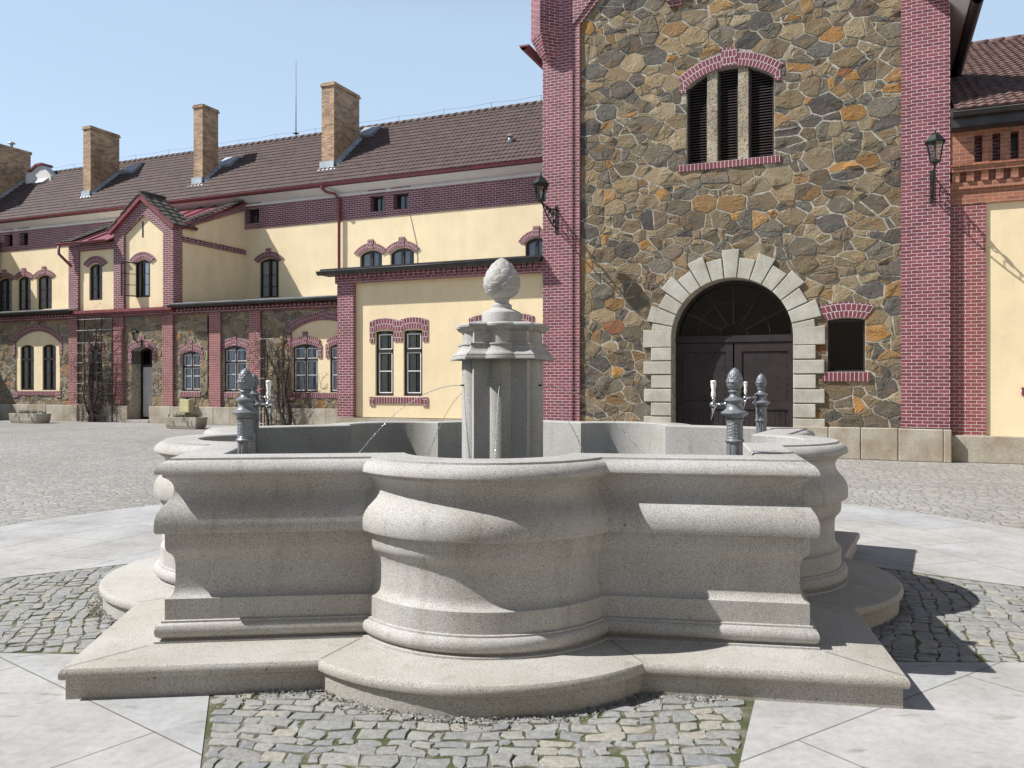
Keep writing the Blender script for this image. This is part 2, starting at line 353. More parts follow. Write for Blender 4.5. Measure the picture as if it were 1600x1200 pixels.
# ------------------------------------------------------------------ mesh helper
class MB:
    def __init__(s): s.v = []; s.f = []; s.uv = {}; s.sm = set()
    def add(s, vs, fs_, uvs=None, smooth=False):
        o = len(s.v); s.v += [tuple(v) for v in vs]
        for i, f in enumerate(fs_):
            k = len(s.f); s.f.append(tuple(o + j for j in f))
            if uvs: s.uv[k] = uvs[i]
            if smooth: s.sm.add(k)
        return s
    def box(s, x0, x1, y0, y1, z0, z1):
        v = [(x, y, z) for z in (z0, z1) for y in (y0, y1) for x in (x0, x1)]
        return s.add(v, [(0, 2, 3, 1), (4, 5, 7, 6), (0, 1, 5, 4), (2, 6, 7, 3), (0, 4, 6, 2), (1, 3, 7, 5)])
    def bar(s, a, b, w, h=None, up=Vector((0, 0, 1))):
        a, b = Vector(a), Vector(b); d = (b - a).normalized(); h = h or w
        x = d.cross(up)
        if x.length < 1e-4: x = d.cross(Vector((0, 1, 0)))
        x.normalize(); y = x.cross(d)
        vs = [p + x * sx * w / 2 + y * sy * h / 2 for p in (a, b) for sx, sy in ((-1, -1), (1, -1), (1, 1), (-1, 1))]
        return s.add(vs, [(3, 2, 1, 0), (4, 5, 6, 7), (0, 1, 5, 4), (1, 2, 6, 5), (2, 3, 7, 6), (3, 0, 4, 7)])
    def tube(s, pts, r, n=8, cap=True):
        pts = [Vector(p) for p in pts]; rs = r if isinstance(r, (list, tuple)) else [r] * len(pts)
        vs = []; prev = None
        for i, p in enumerate(pts):
            d = (pts[min(i + 1, len(pts) - 1)] - pts[max(i - 1, 0)]).normalized()
            if prev is None:
                x = d.cross(Vector((0, 0, 1)));
                if x.length < 1e-3: x = d.cross(Vector((0, 1, 0)))
            else: x = prev - d * prev.dot(d)
            x.normalize(); prev = x; y = d.cross(x)
            for k in range(n):
                t = 2 * math.pi * k / n; vs.append(p + (x * math.cos(t) + y * math.sin(t)) * rs[i])
        fs_ = [(i * n + k, i * n + (k + 1) % n, (i + 1) * n + (k + 1) % n, (i + 1) * n + k) for i in range(len(pts) - 1) for k in range(n)]
        s.add(vs, fs_, smooth=True)
        if cap:
            o = len(s.v) - len(vs); s.f.append(tuple(o + k for k in reversed(range(n)))); s.f.append(tuple(o + (len(pts) - 1) * n + k for k in range(n)))
        return s
    def lathe(s, prof, cx=0, cy=0, n=32, smooth=True, rot=0):
        vs = []
        for r, z in prof:
            for k in range(n):
                t = 2 * math.pi * k / n + rot; vs.append((cx + r * math.cos(t), cy + r * math.sin(t), z))
        m_ = len(prof)
        fs_ = [(i * n + k, i * n + (k + 1) % n, (i + 1) * n + (k + 1) % n, (i + 1) * n + k) for i in range(m_ - 1) for k in range(n)]
        return s.add(vs, fs_, smooth=smooth)
    def loft(s, rings, closed=True, smooth=False, flip=False):
        n = len(rings[0]); vs = [p for r in rings for p in r]; fs_ = []
        for i in range(len(rings) - 1):
            for k in range(n if closed else n - 1):
                q = (i * n + k, i * n + (k + 1) % n, (i + 1) * n + (k + 1) % n, (i + 1) * n + k)
                fs_.append(q[::-1] if flip else q)
        return s.add(vs, fs_, smooth=smooth)
    def poly_extrude(s, pts, y0, y1):
        """pts (x,z) loop counterclockwise seen from -y; solid between y0 (front) and y1"""
        n = len(pts); tri = tessellate_polygon([[Vector((p[0], p[1], 0)) for p in pts]])
        vs = [(p[0], y0, p[1]) for p in pts] + [(p[0], y1, p[1]) for p in pts]
        area = sum(pts[i][0] * pts[(i + 1) % n][1] - pts[(i + 1) % n][0] * pts[i][1] for i in range(n))
        fs_ = []
        for t in tri:
            a = (pts[t[1]][0] - pts[t[0]][0]) * (pts[t[2]][1] - pts[t[0]][1]) - (pts[t[2]][0] - pts[t[0]][0]) * (pts[t[1]][1] - pts[t[0]][1])
            t = tuple(t) if a > 0 else tuple(reversed(t))
            fs_.append(t); fs_.append(tuple(n + j for j in reversed(t)))
        for i in range(n):
            j = (i + 1) % n
            fs_.append((i, n + i, n + j, j) if area > 0 else (j, n + j, n + i, i))
        return s.add(vs, fs_)
    def wall(s, outer, holes, y0, depth):
        """front wall face with holes and reveals; (x,z) loops"""
        loops = [outer] + holes
        L2 = [[Vector((p[0], p[1], 0)) for p in l] for l in loops]
        flat = [p for l in loops for p in l]
        tri = tessellate_polygon(L2)
        n = len(flat); vs = [(p[0], y0, p[1]) for p in flat] + [(p[0], y0 + depth, p[1]) for p in flat]
        fs_ = []
        for t in tri:
            a = (flat[t[1]][0] - flat[t[0]][0]) * (flat[t[2]][1] - flat[t[0]][1]) - (flat[t[2]][0] - flat[t[0]][0]) * (flat[t[1]][1] - flat[t[0]][1])
            if abs(a) < 1e-9: continue
            fs_.append(tuple(t) if a > 0 else tuple(reversed(t)))
        o = 0
        for l in loops:
            m_ = len(l)
            for i in range(m_): fs_.append((o + i, o + (i + 1) % m_, n + o + (i + 1) % m_, n + o + i))
            o += m_
        return s.add(vs, fs_)
    def build(s, name, mat, parent=None, base=(0, 0, 0), smooth=None, bevel=0):
        me = bpy.data.meshes.new(name)
        me.from_pydata([(v[0] - base[0], v[1] - base[1], v[2] - base[2]) for v in s.v], [], s.f)
        uvl = me.uv_layers.new(name='UVMap')
        for p in me.polygons:
            if p.index in s.uv:
                for li, c in zip(p.loop_indices, s.uv[p.index]): uvl.data[li].uv = c
            else:
                n = p.normal
                for li in p.loop_indices:
                    v = s.v[me.loops[li].vertex_index]
                    if abs(n.z) > .75: uvl.data[li].uv = (v[0], v[1])
                    elif abs(n.x) > abs(n.y): uvl.data[li].uv = (v[1], v[2])
                    else: uvl.data[li].uv = (v[0], v[2])
            if p.index in s.sm: p.use_smooth = True
        me.materials.append(mat); me.update()
        o = bpy.data.objects.new(name, me); SC.collection.objects.link(o)
        if parent: o.parent = parent
        if bevel:
            b = o.modifiers.new('bevel', 'BEVEL'); b.width = bevel; b.segments = 2; b.limit_method = 'ANGLE'; b.angle_limit = R(40)
        return o

def split_build(mb, name, mat, parent, base=(0, 0, 0), eps=.035, most=14, **kw):
    """one object for each separate piece of the mesh"""
    par = list(range(len(mb.v)))
    def find(i):
        while par[i] != i: par[i] = par[par[i]]; i = par[i]
        return i
    for f in mb.f:
        a = find(f[0])
        for j in f[1:]: par[find(j)] = a
    isl = {}
    for k, f in enumerate(mb.f): isl.setdefault(find(f[0]), []).append(k)
    isl = list(isl.values())
    if len(isl) > 600 or len(isl) == 1: return mb.build(name, mat, parent, base, **kw)
    bb = []
    for fl in isl:
        P = [mb.v[j] for k in fl for j in mb.f[k]]; bb.append([min(p[i] for p in P) for i in range(3)] + [max(p[i] for p in P) for i in range(3)])
    g = list(range(len(isl)))
    def fg(i):
        while g[i] != i: g[i] = g[g[i]]; i = g[i]
        return i
    for i in range(len(isl)):
        for j in range(i):
            if all(bb[i][q] - eps < bb[j][q + 3] and bb[j][q] - eps < bb[i][q + 3] for q in range(3)): g[fg(i)] = fg(j)
    cl = {}
    for i in range(len(isl)): cl.setdefault(fg(i), []).extend(isl[i])
    if len(cl) == 1 or len(cl) > most: return mb.build(name, mat, parent, base, **kw)
    out = []
    for fl in cl.values():
        m2 = MB(); mp = {}
        for k in sorted(fl):
            nf = []
            for j in mb.f[k]:
                if j not in mp: mp[j] = len(m2.v); m2.v.append(mb.v[j])
                nf.append(mp[j])
            if k in mb.uv: m2.uv[len(m2.f)] = mb.uv[k]
            if k in mb.sm: m2.sm.add(len(m2.f))
            m2.f.append(tuple(nf))
        out.append(m2.build(name, mat, parent, base, **kw))
    return out[0]
def tag(o, label=None, cat=None, group=None, kind=None):
    for k, v in (('label', label), ('category', cat), ('group', group), ('kind', kind)):
        if v: o[k] = v
    return o
def thing(name, label, cat, loc=(0, 0, 0), rz=0, group=None):
    o = bpy.data.objects.new(name, None); SC.collection.objects.link(o)
    o.location = loc; o.rotation_euler = (0, 0, rz); o.empty_display_size = .2
    return tag(o, label, cat, group)
class Bld:
    """a building standing in facade coordinates (s along, T away, z up)"""
    def __init__(b, name, label, cat, s0, T0):
        b.base = (s0, T0, 0); b.root = thing(name, label, cat, fw(s0, T0), -FA)
    def part(b, name, mb, mat, parent=None, bevel=0):
        return split_build(mb, name, M[mat] if isinstance(mat, str) else mat, parent or b.root, b.base, bevel=bevel)
def copy_tree(o, parent=None):
    c = o.copy(); SC.collection.objects.link(c); c.parent = parent
    for ch in list(o.children): copy_tree(ch, c)
    return c

# ------------------------------------------------------------------ arch helpers
def arch(sL, sR, zb, zs, zc, n=10):
    """opening outline ccw seen from the front: bottom-left, bottom-right, up, arc back to left"""
    w = (sR - sL) / 2; h = max(zc - zs, .003); zc = zs + h; pts = [(sL, zb), (sR, zb)]
    r = (w * w + h * h) / (2 * h); cz = zc - r; cs = (sL + sR) / 2; a = math.asin(min(1, w / r))
    if h > w: a = math.pi - a
    for i in range(n + 1):
        t = a - 2 * a * i / n; pts.append((cs + r * math.sin(t), cz + r * math.cos(t)))
    return pts
def arch_band(mb, sL, sR, zs, zc, th, y0, y1, leg=0, key=0, keyw=.2, n=14, flare=0):
    w = (sR - sL) / 2; h = max(zc - zs, .02); r = (w * w + h * h) / (2 * h); cz = zc - r; cs = (sL + sR) / 2
    a = math.asin(min(1, w / r)); a2 = a + flare
    for i in range(n):
        t0, t1 = -a + 2 * a * i / n, -a + 2 * a * (i + 1) / n
        q0, q1 = t0 * a2 / a, t1 * a2 / a
        P = []
        for (t, q) in ((t0, q0), (t1, q1)):
            P.append((cs + r * math.sin(t), cz + r * math.cos(t))); P.append((cs + (r + th) * math.sin(q), cz + (r + th) * math.cos(q)))
        vs = [(p[0], y, p[1]) for y in (y0, y1) for p in P]
        u0, u1 = (r + th / 2) * t0, (r + th / 2) * t1
        fr = [(u0, 0), (u1, 0), (u1, th), (u0, th)]; z2 = [(u0, 0), (u1, 0), (u1, .05), (u0, .05)]; e = [(0, 0), (.05, 0), (.05, th), (0, th)]
        mb.add(vs, [(0, 2, 3, 1), (1, 3, 7, 5), (0, 4, 6, 2)] + ([(0, 1, 5, 4)] if i == 0 else []) + ([(2, 6, 7, 3)] if i == n - 1 else []),
               [fr, z2, z2] + ([e] if i == 0 else []) + ([e] if i == n - 1 else []))
    if key: mb.box(cs - keyw / 2, cs + keyw / 2, y0 - .015, y1, zc + .01, zc + th + key)
    if leg:
        for sg in (-1, 1):
            x0 = cs + sg * w; x1 = cs + sg * (w + leg[0]); mb.box(min(x0, x1), max(x0, x1), y0 + .003, y1, zs - leg[1], zs + leg[2])

def window(B, T, sL, sR, zb, zs, zc, mull=1, bars=(.5,), transom=None, rec=.12, fwid=.055, mat='frame', bar='frame', inner=True, glass=True, open_right=None, label=None):
    """frame in an opening (hole cut separately)"""
    y = T + rec; mb = MB()
    o = arch(sL, sR, zb, zs, zc); i_ = arch(sL + fwid, sR - fwid, zb + fwid, zs - fwid * .1, zc - fwid)
    n = len(o)
    ring = lambda L_, yy: [(p[0], yy, p[1]) for p in L_]
    mb.loft([ring(o, y + .07), ring(o, y), ring(i_, y), ring(i_, y + .07)], flip=True)
    cs = (sL + sR) / 2
    zt = zs + (zc - zs) * .9
    if mull: mb.box(cs - fwid * .5, cs + fwid * .5, y - .012, y + .05, zb + fwid, zc - fwid)
    if transom: mb.box(sL + fwid, sR - fwid, y - .015, y + .052, transom - fwid * .6, transom + fwid * .6)
    fr = B.part('window', mb, mat)
    if label: fr['label'] = label
    b2 = MB(); t = .022 if bar == 'frame' else .026
    for z in bars: b2.box(sL + fwid, sR - fwid, y + .004, y + .03, z - t / 2, z + t / 2)
    if bar != 'frame':     # pale edge round each light
        zt2 = transom or (zs - fwid)
        xs = [(sL + fwid, cs - fwid / 2), (cs + fwid / 2, sR - fwid)] if mull else [(sL + fwid, sR - fwid)]
        zr = [(zb + fwid, transom - fwid * .6), (transom + fwid * .6, zs + (zc - zs) * .35 - fwid)] if transom else [(zb + fwid, zt2)]
        for (a, c) in xs:
            for (e, f) in zr:
                b2.box(a, a + t, y + .002, y + .03, e, f).box(c - t, c, y + .002, y + .03, e, f)
                b2.box(a, c, y + .001, y + .031, e, e + t).box(a, c, y + .001, y + .031, f - t, f)
    if b2.f: B.part('glazing_bars', b2, bar if bar != 'frame' else 'frame', fr)
    if glass:
        g = MB(); L_ = arch(sL + fwid * .8, sR - fwid * .8, zb + fwid * .8, zs, zc - fwid * .8)
        tri = tessellate_polygon([[Vector((p[0], p[1], 0)) for p in L_]])
        g.add([(p[0], y + .034, p[1]) for p in L_], [tuple(t) for t in tri]); B.part('pane', g, 'glass', fr)
    if inner:
        g = MB(); d0, d1 = y + .07, y + .34; L_ = arch(sL + .01, sR - .01, zb + .01, zs, zc - .01)
        g.loft([ring(L_, d0), ring(L_, d1)]); 
        fi = .045
        for x in (sL + .02, cs - fi / 2, sR - fi - .02): g.box(x, x + fi, d0 + .13, d0 + .17, zb + .03, zc - .05)
        for (ca, cb) in (((sL + fwid, sL + fwid + (cs - sL - fwid) * .62), (cs + fwid * .5, cs + fwid * .5 + (sR - cs - fwid) * .42)) if mull else ((sL + fwid, sL + fwid + (sR - sL - 2 * fwid) * .48),)):
            nf = 10; rg = [[(ca + (cb - ca) * q / nf, y + .105 + .012 * math.sin(q * 2.1), zz) for q in range(nf + 1)] for zz in (zb + .04, zs + (zc - zs) * .3)]; g.loft(rg, closed=False)
        B.part('reveal', g, 'jamb', fr)
        k = MB(); k.box(sL - .15, sR + .15, d1, d1 + .02, zb - .1, zc + .15); B.part('dark_backing', k, 'dark_backing', fr)
    return fr

def tiles(mb, s0, s1, T0, z0, T1, z1, per=.21, row=.34, amp=.022, lift=.03, seg=4):
    Ls = math.hypot(T1 - T0, z1 - z0); nr = max(1, int(round(Ls / row))); nc = int((s1 - s0) / per * seg)
    uT, uz = (T1 - T0) / Ls, (z1 - z0) / Ls; nT, nz_ = -uz, uT
    for i in range(nr):
        a, b = Ls * i / nr, Ls * (i + 1) / nr + .02
        vs = []; of = (i % 2) * .5
        for (d, h) in ((a, 0.0), (a, lift), (b, .004)):
            for k in range(nc + 1):
                s_ = s0 + (s1 - s0) * k / nc; ph = (s_ / per) * 2 * math.pi
                w = amp * (.5 + .5 * math.sin(ph)) ** 1.0
                hh = (h + w) if h > 0 or d == a and h == lift else w * (1 if d == b else 0) + h
                if d == a and h == 0.0: hh = -.01
                dd = d + (random.random() - .5) * .008 if h == lift else d
                vs.append((s_, T0 + uT * dd + nT * hh, z0 + uz * dd + nz_ * hh))
        m_ = nc + 1
        mb.add(vs, [(r_ * m_ + k, r_ * m_ + k + 1, (r_ + 1) * m_ + k + 1, (r_ + 1) * m_ + k) for r_ in (0, 1) for k in range(nc)])
def slope_slab(mb, s0, s1, T0, z0, T1, z1, th=.12):
    vs = [(s, T, z - d) for d in (0, th) for (T, z) in ((T0, z0), (T1, z1)) for s in (s0, s1)]
    mb.add(vs, [(0, 1, 3, 2), (4, 6, 7, 5), (0, 4, 5, 1), (2, 3, 7, 6), (0, 2, 6, 4), (1, 5, 7, 3)])
def gutter(mb, s0, s1, T, z, r=.08):
    n = 8; rings = []
    for s in (s0, s1): rings.append([(s, T + r * math.cos(math.pi + math.pi * k / n), z + r * math.sin(math.pi + math.pi * k / n)) for k in range(n + 1)])
    mb.loft(rings, closed=False, smooth=True)
    mb.tube([(s0, T - r, z), (s1, T - r, z)], .014, 6)
    rings2 = [[(p[0], T + (p[1] - T) * .9, z + (p[2] - z) * .9) for p in r_] for r_ in rings]
    mb.loft(rings2, closed=False, smooth=True, flip=True)
    mb.add([(s0, T, z)] + rings[0], [tuple([0] + list(range(1, n + 2)))]); mb.add([(s1, T, z)] + rings[1], [tuple([0] + list(range(n + 1, 0, -1)))])

def clip_poly(P, q, n):
    """keep the side where (p-q).n <= 0"""
    out = []
    for i in range(len(P)):
        a, b = P[i], P[(i + 1) % len(P)]
        da = (a[0] - q[0]) * n[0] + (a[1] - q[1]) * n[1]; db = (b[0] - q[0]) * n[0] + (b[1] - q[1]) * n[1]
        if da <= 0: out.append(a)
        if da * db < 0: t = da / (da - db); out.append((a[0] + (b[0] - a[0]) * t, a[1] + (b[1] - a[1]) * t))
    return out
def rubble(x0, x1, z0, z1, y, holes, seed, rmin=.10, rmax=.27, ax=.68, mortar=.0125, bulge=.028):
    """irregular stones: power diagram of darts with their own radii. holes: ('r',a,b,c,d) boxes, ('c',cx,cz,r,zmin) round heads"""
    rnd = random.Random(seed); pts = []; cell = .5; grid = {}
    def inside(x, z):
        for h in holes:
            if h[0] == 'r' and h[1] < x < h[2] and h[3] < z < h[4]: return True
            if h[0] == 'c' and z > h[4] and (x - h[1]) ** 2 + (z - h[2]) ** 2 < h[3] ** 2: return True
        return False
    area = (x1 - x0) * (z1 - z0)
    for ph_ in range(3):
        for _ in range(int(area * (60, 130, 260)[ph_])):
            r = (rnd.uniform(rmax * .72, rmax), rnd.uniform(rmax * .5, rmax * .75), rnd.uniform(rmin, rmax * .5))[ph_]
            if ph_ == 0 and rnd.random() < .55: continue
            x, z = rnd.uniform(x0, x1), rnd.uniform(z0, z1)
            if ph_ < 2 and rnd.random() < .7: hh_ = rmax * .95; z = round(z / hh_) * hh_ + rnd.gauss(0, rmax * .12) + .1 * math.sin(x * 1.3)
            if inside(x, z): continue
            X = x * ax; gx, gz_ = int(X / cell), int(z / cell); ok = True
            for i in (-1, 0, 1):
                for j in (-1, 0, 1):
                    for (qx, qz, qr, _a) in grid.get((gx + i, gz_ + j), ()):
                        if (qx - X) ** 2 + (qz - z) ** 2 < ((qr + r) * .70) ** 2: ok = False; break
                    if not ok: break
                if not ok: break
            if ok: grid.setdefault((gx, gz_), []).append((X, z, r, len(pts))); pts.append((X, z, r))
    mb = MB()
    for (X, z, r) in pts:
        P = [(X - .7, z - .7), (X + .7, z - .7), (X + .7, z + .7), (X - .7, z + .7)]
        gx, gz_ = int(X / cell), int(z / cell)
        for i in range(-2, 3):
            for j in range(-2, 3):
                for (qx, qz, qr, _a) in grid.get((gx + i, gz_ + j), ()):
                    dx, dz = qx - X, qz - z; d2 = dx * dx + dz * dz
                    if d2 < 1e-9 or d2 > 1.2: continue
                    d = math.sqrt(d2); t = (d2 + .8 * (r * r - qr * qr)) / (2 * d); nx_, nz_ = dx / d, dz / d
                    P = clip_poly(P, (X + nx_ * t, z + nz_ * t), (nx_, nz_))
        P = [(p[0] / ax, p[1]) for p in P]; x = X / ax
        for h in holes:
            if h[0] == 'r':
                if x <= h[1] and h[3] < z < h[4]: P = clip_poly(P, (h[1], z), (1, 0))
                elif x >= h[2] and h[3] < z < h[4]: P = clip_poly(P, (h[2], z), (-1, 0))
                elif z <= h[3] and h[1] - .3 < x < h[2] + .3: P = clip_poly(P, (x, h[3]), (0, 1))
                elif z >= h[4] and h[1] < x < h[2]: P = clip_poly(P, (x, h[4]), (0, -1))
            elif z > h[4] - .2:
                d = math.hypot(x - h[1], z - h[2])
                if d > 1e-6: n_ = (-(x - h[1]) / d, -(z - h[2]) / d); P = clip_poly(P, (h[1] - n_[0] * h[3], h[2] - n_[1] * h[3]), n_)
        for q, n_ in (((x0, 0), (-1, 0)), ((x1, 0), (1, 0)), ((0, z0), (0, -1)), ((0, z1), (0, 1))): P = clip_poly(P, q, n_) if P else P
        if len(P) < 3: continue
        ccx = sum(p[0] for p in P) / len(P); ccz = sum(p[1] for p in P) / len(P); pieces = [P]
        if r > rmax * .42 and rnd.random() < .50:
            an = rnd.choice((rnd.gauss(math.pi / 2, .22), rnd.gauss(0, .25), rnd.uniform(0, math.pi))); n_ = (math.cos(an), math.sin(an)); q_ = (ccx + rnd.gauss(0, r * .28), ccz + rnd.gauss(0, r * .28))
            pieces = [clip_poly(P, q_, n_), clip_poly(P, q_, (-n_[0], -n_[1]))]
            if rnd.random() < .35 and len(pieces[0]) > 2:
                n2 = (-n_[1], n_[0]); pieces = [pieces[1], clip_poly(pieces[0], q_, n2), clip_poly(pieces[0], q_, (-n2[0], -n2[1]))]
        for P in pieces: stone(mb, P, rnd, y, mortar, bulge)
    return mb
def stone(mb, P, rnd, y, mortar, bulge):
    for _once in (0,):
        if len(P) < 3: continue
        mw = mortar * rnd.choice((.4, .6, .8, 1.0, 1.4)); A = 0
        for i in range(len(P)): A += P[i][0] * P[(i + 1) % len(P)][1] - P[(i + 1) % len(P)][0] * P[i][1]
        if A / 2 < .0035: continue
        Q = P
        for i in range(len(P)):       # mortar joint
            a, b = P[i], P[(i + 1) % len(P)]; L_ = math.hypot(b[0] - a[0], b[1] - a[1])
            if L_ < 1e-4: continue
            n_ = ((b[1] - a[1]) / L_, -(b[0] - a[0]) / L_); w = mw * rnd.uniform(.5, 1.6); Q = clip_poly(Q, (a[0] - n_[0] * w, a[1] - n_[1] * w), n_)
            if len(Q) < 3: break
        if len(Q) < 3: continue
        # rough outline
        S = []
        for i in range(len(Q)):
            a, b = Q[i], Q[(i + 1) % len(Q)]; L_ = math.hypot(b[0] - a[0], b[1] - a[1])
            if L_ < .02: continue
            k = max(2, int(L_ / .055)); c = min(.10, .008 / L_)
            for j in range(k):
                t = c + (1 - 2 * c) * j / (k - 1); S.append((a[0] + (b[0] - a[0]) * t + rnd.gauss(0, .005), a[1] + (b[1] - a[1]) * t + rnd.gauss(0, .005)))
        if len(S) < 4: continue
        cx_ = sum(p[0] for p in S) / len(S); cz_ = sum(p[1] for p in S) / len(S); bl = max(.021, bulge * rnd.uniform(.5, 1.3)); tx, tz = rnd.gauss(0, .06), rnd.gauss(0, .05)
        rings = []
        for sc_, dp in ((1, 0), (.99, .65), (.955, .93), (.70, 1), (.36, 1.02)):
            rings.append([(cx_ + (px_ - cx_) * sc_, y - dp * max(.018, bl + (px_ - cx_) * tx + (pz_ - cz_) * tz + (rnd.gauss(0, .003) if dp > .7 else 0)), cz_ + (pz_ - cz_) * sc_) for px_, pz_ in S])
        mb.loft(rings, smooth=False); n = len(S); o = len(mb.v) - n
        mb.v.append((cx_, y - bl * 1.03, cz_)); mb.f += [(o + i, o + (i + 1) % n, o + n) for i in range(n)]
def m_stones(name, pal, rust=.6):
    m, N, L, P = nm(name)
    g = N.new('ShaderNodeNewGeometry'); ri = g.outputs['Random Per Island']; uv = coord(N, L, 'Object')
    cr = ramp(N, pal, 'CONSTANT'); L.new(ri, cr.inputs[0])
    wn_ = N.new('ShaderNodeTexWhiteNoise'); wn_.noise_dimensions = '1D'; L.new(ri, wn_.inputs['W']); sep = N.new('ShaderNodeSeparateColor'); L.new(wn_.outputs['Color'], sep.inputs[0])
    n = noise(N, L, uv, 4.5, 7, .68); rr = ramp(N, [(.44, (0, 0, 0)), (.66, (1, 1, 1))]); L.new(n.outputs[0], rr.inputs[0])
    c = mixc(N, L, cr.outputs[0], (.27, .145, .055), mth(N, L, 'MULTIPLY', rr.outputs[0], mth(N, L, 'MULTIPLY', sep.outputs[1], rust)))
    n4 = noise(N, L, uv, 8, 6, .7); r4 = ramp(N, [(.50, (0, 0, 0)), (.62, (1, 1, 1))]); L.new(n4.outputs[0], r4.inputs[0])
    c = mixc(N, L, c, (.24, .22, .185), mth(N, L, 'MULTIPLY', r4.outputs[0], mth(N, L, 'MULTIPLY', sep.outputs[0], .35)))
    n3 = noise(N, L, uv, 36, 7, .78); r3 = ramp(N, [(.3, (.50,) * 3), (.7, (1.36,) * 3)]); L.new(n3.outputs[0], r3.inputs[0])
    c = mixc(N, L, c, r3.outputs[0], 1, 'MULTIPLY')
    vb = ramp(N, [(0, (.74, .71, .66)), (1, (1.22, 1.17, 1.06))]); L.new(sep.outputs[2], vb.inputs[0]); c = mixc(N, L, c, vb.outputs[0], 1, 'MULTIPLY')
    L.new(c, P.inputs['Base Color']); P.inputs['Roughness'].default_value = .85; P.inputs['Specular IOR Level'].default_value = .25
    h = mth(N, L, 'MULTIPLY_ADD', n3.outputs[0], .45, n.outputs[0]); bump(N, L, P, h, .7, .035); return m
PALS = [(0, (.215, .175, .12)), (.12, (.15, .14, .12)), (.24, (.26, .21, .14)), (.36, (.12, .115, .108)), (.46, (.19, .16, .115)), (.56, (.29, .24, .165)), (.66, (.15, .13, .105)), (.74, (.22, .175, .115)), (.82, (.105, .10, .098)), (.89, (.29, .185, .09)), (.945, (.36, .20, .075)), (.985, (.24, .115, .06))]
PALW = [(0, (.25, .205, .145)), (.2, (.19, .175, .145)), (.35, (.29, .235, .16)), (.5, (.175, .16, .14)), (.65, (.25, .215, .15)), (.8, (.31, .25, .17)), (.9, (.21, .19, .155)), (.96, (.27, .16, .085)), (1, (.22, .13, .075))]
M['stones'] = m_stones('field_stone', PALS, .6); M['stones_wing'] = m_stones('field_stone_pale', PALW, .4)
M['mortar'] = m_plain('lime_mortar', (.37, .34, .28), .95, 0, .3, 9, fine=.9)
# ------------------------------------------------------------------ ground
FCX, FCY, FTH = -.085, 6.98, R(-1.65)
PR, PC, PL, PA = 3.575, 1.8746, 1.1877, R(46.1)
mb = MB(); mb.add([(-90, -25, 0), (90, -25, 0), (90, 95, 0), (-90, 95, 0)], [(0, 1, 2, 3)])
tag(mb.build('cobbled_yard', M['cobble']), kind='structure')
RC = 6.05
def wedge_lat(ax): return 1.147 - .35 * (ax - 3.45)
mb = MB(); ztop = .012
for k in range(5):
    ph = R(-126 + 72 * k) + FTH; er = Vector((math.cos(ph), math.sin(ph))); et = Vector((-er.y, er.x))
    side = []
    for sg in (-1, 1):
        la = ph + sg * R(36); e1 = Vector((math.cos(la), math.sin(la))); e2 = Vector((-e1.y, e1.x)) * (-sg)
        line = []
        ax = 2.55
        while True:
            p = e1 * ax + e2 * wedge_lat(ax)
            if p.length > RC: p = p.normalized() * RC; line.append(p); break
            line.append(p); ax += .35
        side.append(line)
    a0 = math.atan2(side[0][-1].dot(et), side[0][-1].dot(er)); a1 = math.atan2(side[1][-1].dot(et), side[1][-1].dot(er))
    arcp = [er * RC * math.cos(a0 + (a1 - a0) * i / 24) + et * RC * math.sin(a0 + (a1 - a0) * i / 24) for i in range(1, 24)]
    loop = side[0] + arcp + side[1][::-1]
    c0 = er * 3.0; loop = [c0] + loop
    n = len(loop); vs = [(FCX + p.x, FCY + p.y, ztop) for p in loop]; uvs = [(p.dot(et) + 20.3, p.dot(er) - 3.47 + 7.4) for p in loop]
    fsx = [(0, i, i + 1) for i in range(1, n - 1)]
    mb.add(vs, fsx, [[uvs[j] for j in f] for f in fsx])
    lo = [(v[0], v[1], -.02) for v in vs[1:]]
    m_ = n - 1; mb.add([v for v in vs[1:]] + lo, [(i, i + 1, m_ + i + 1, m_ + i) for i in range(m_ - 1)])
tag(mb.build('slab_paving', M['slab']), kind='structure')
mb = MB()
sb = MB()
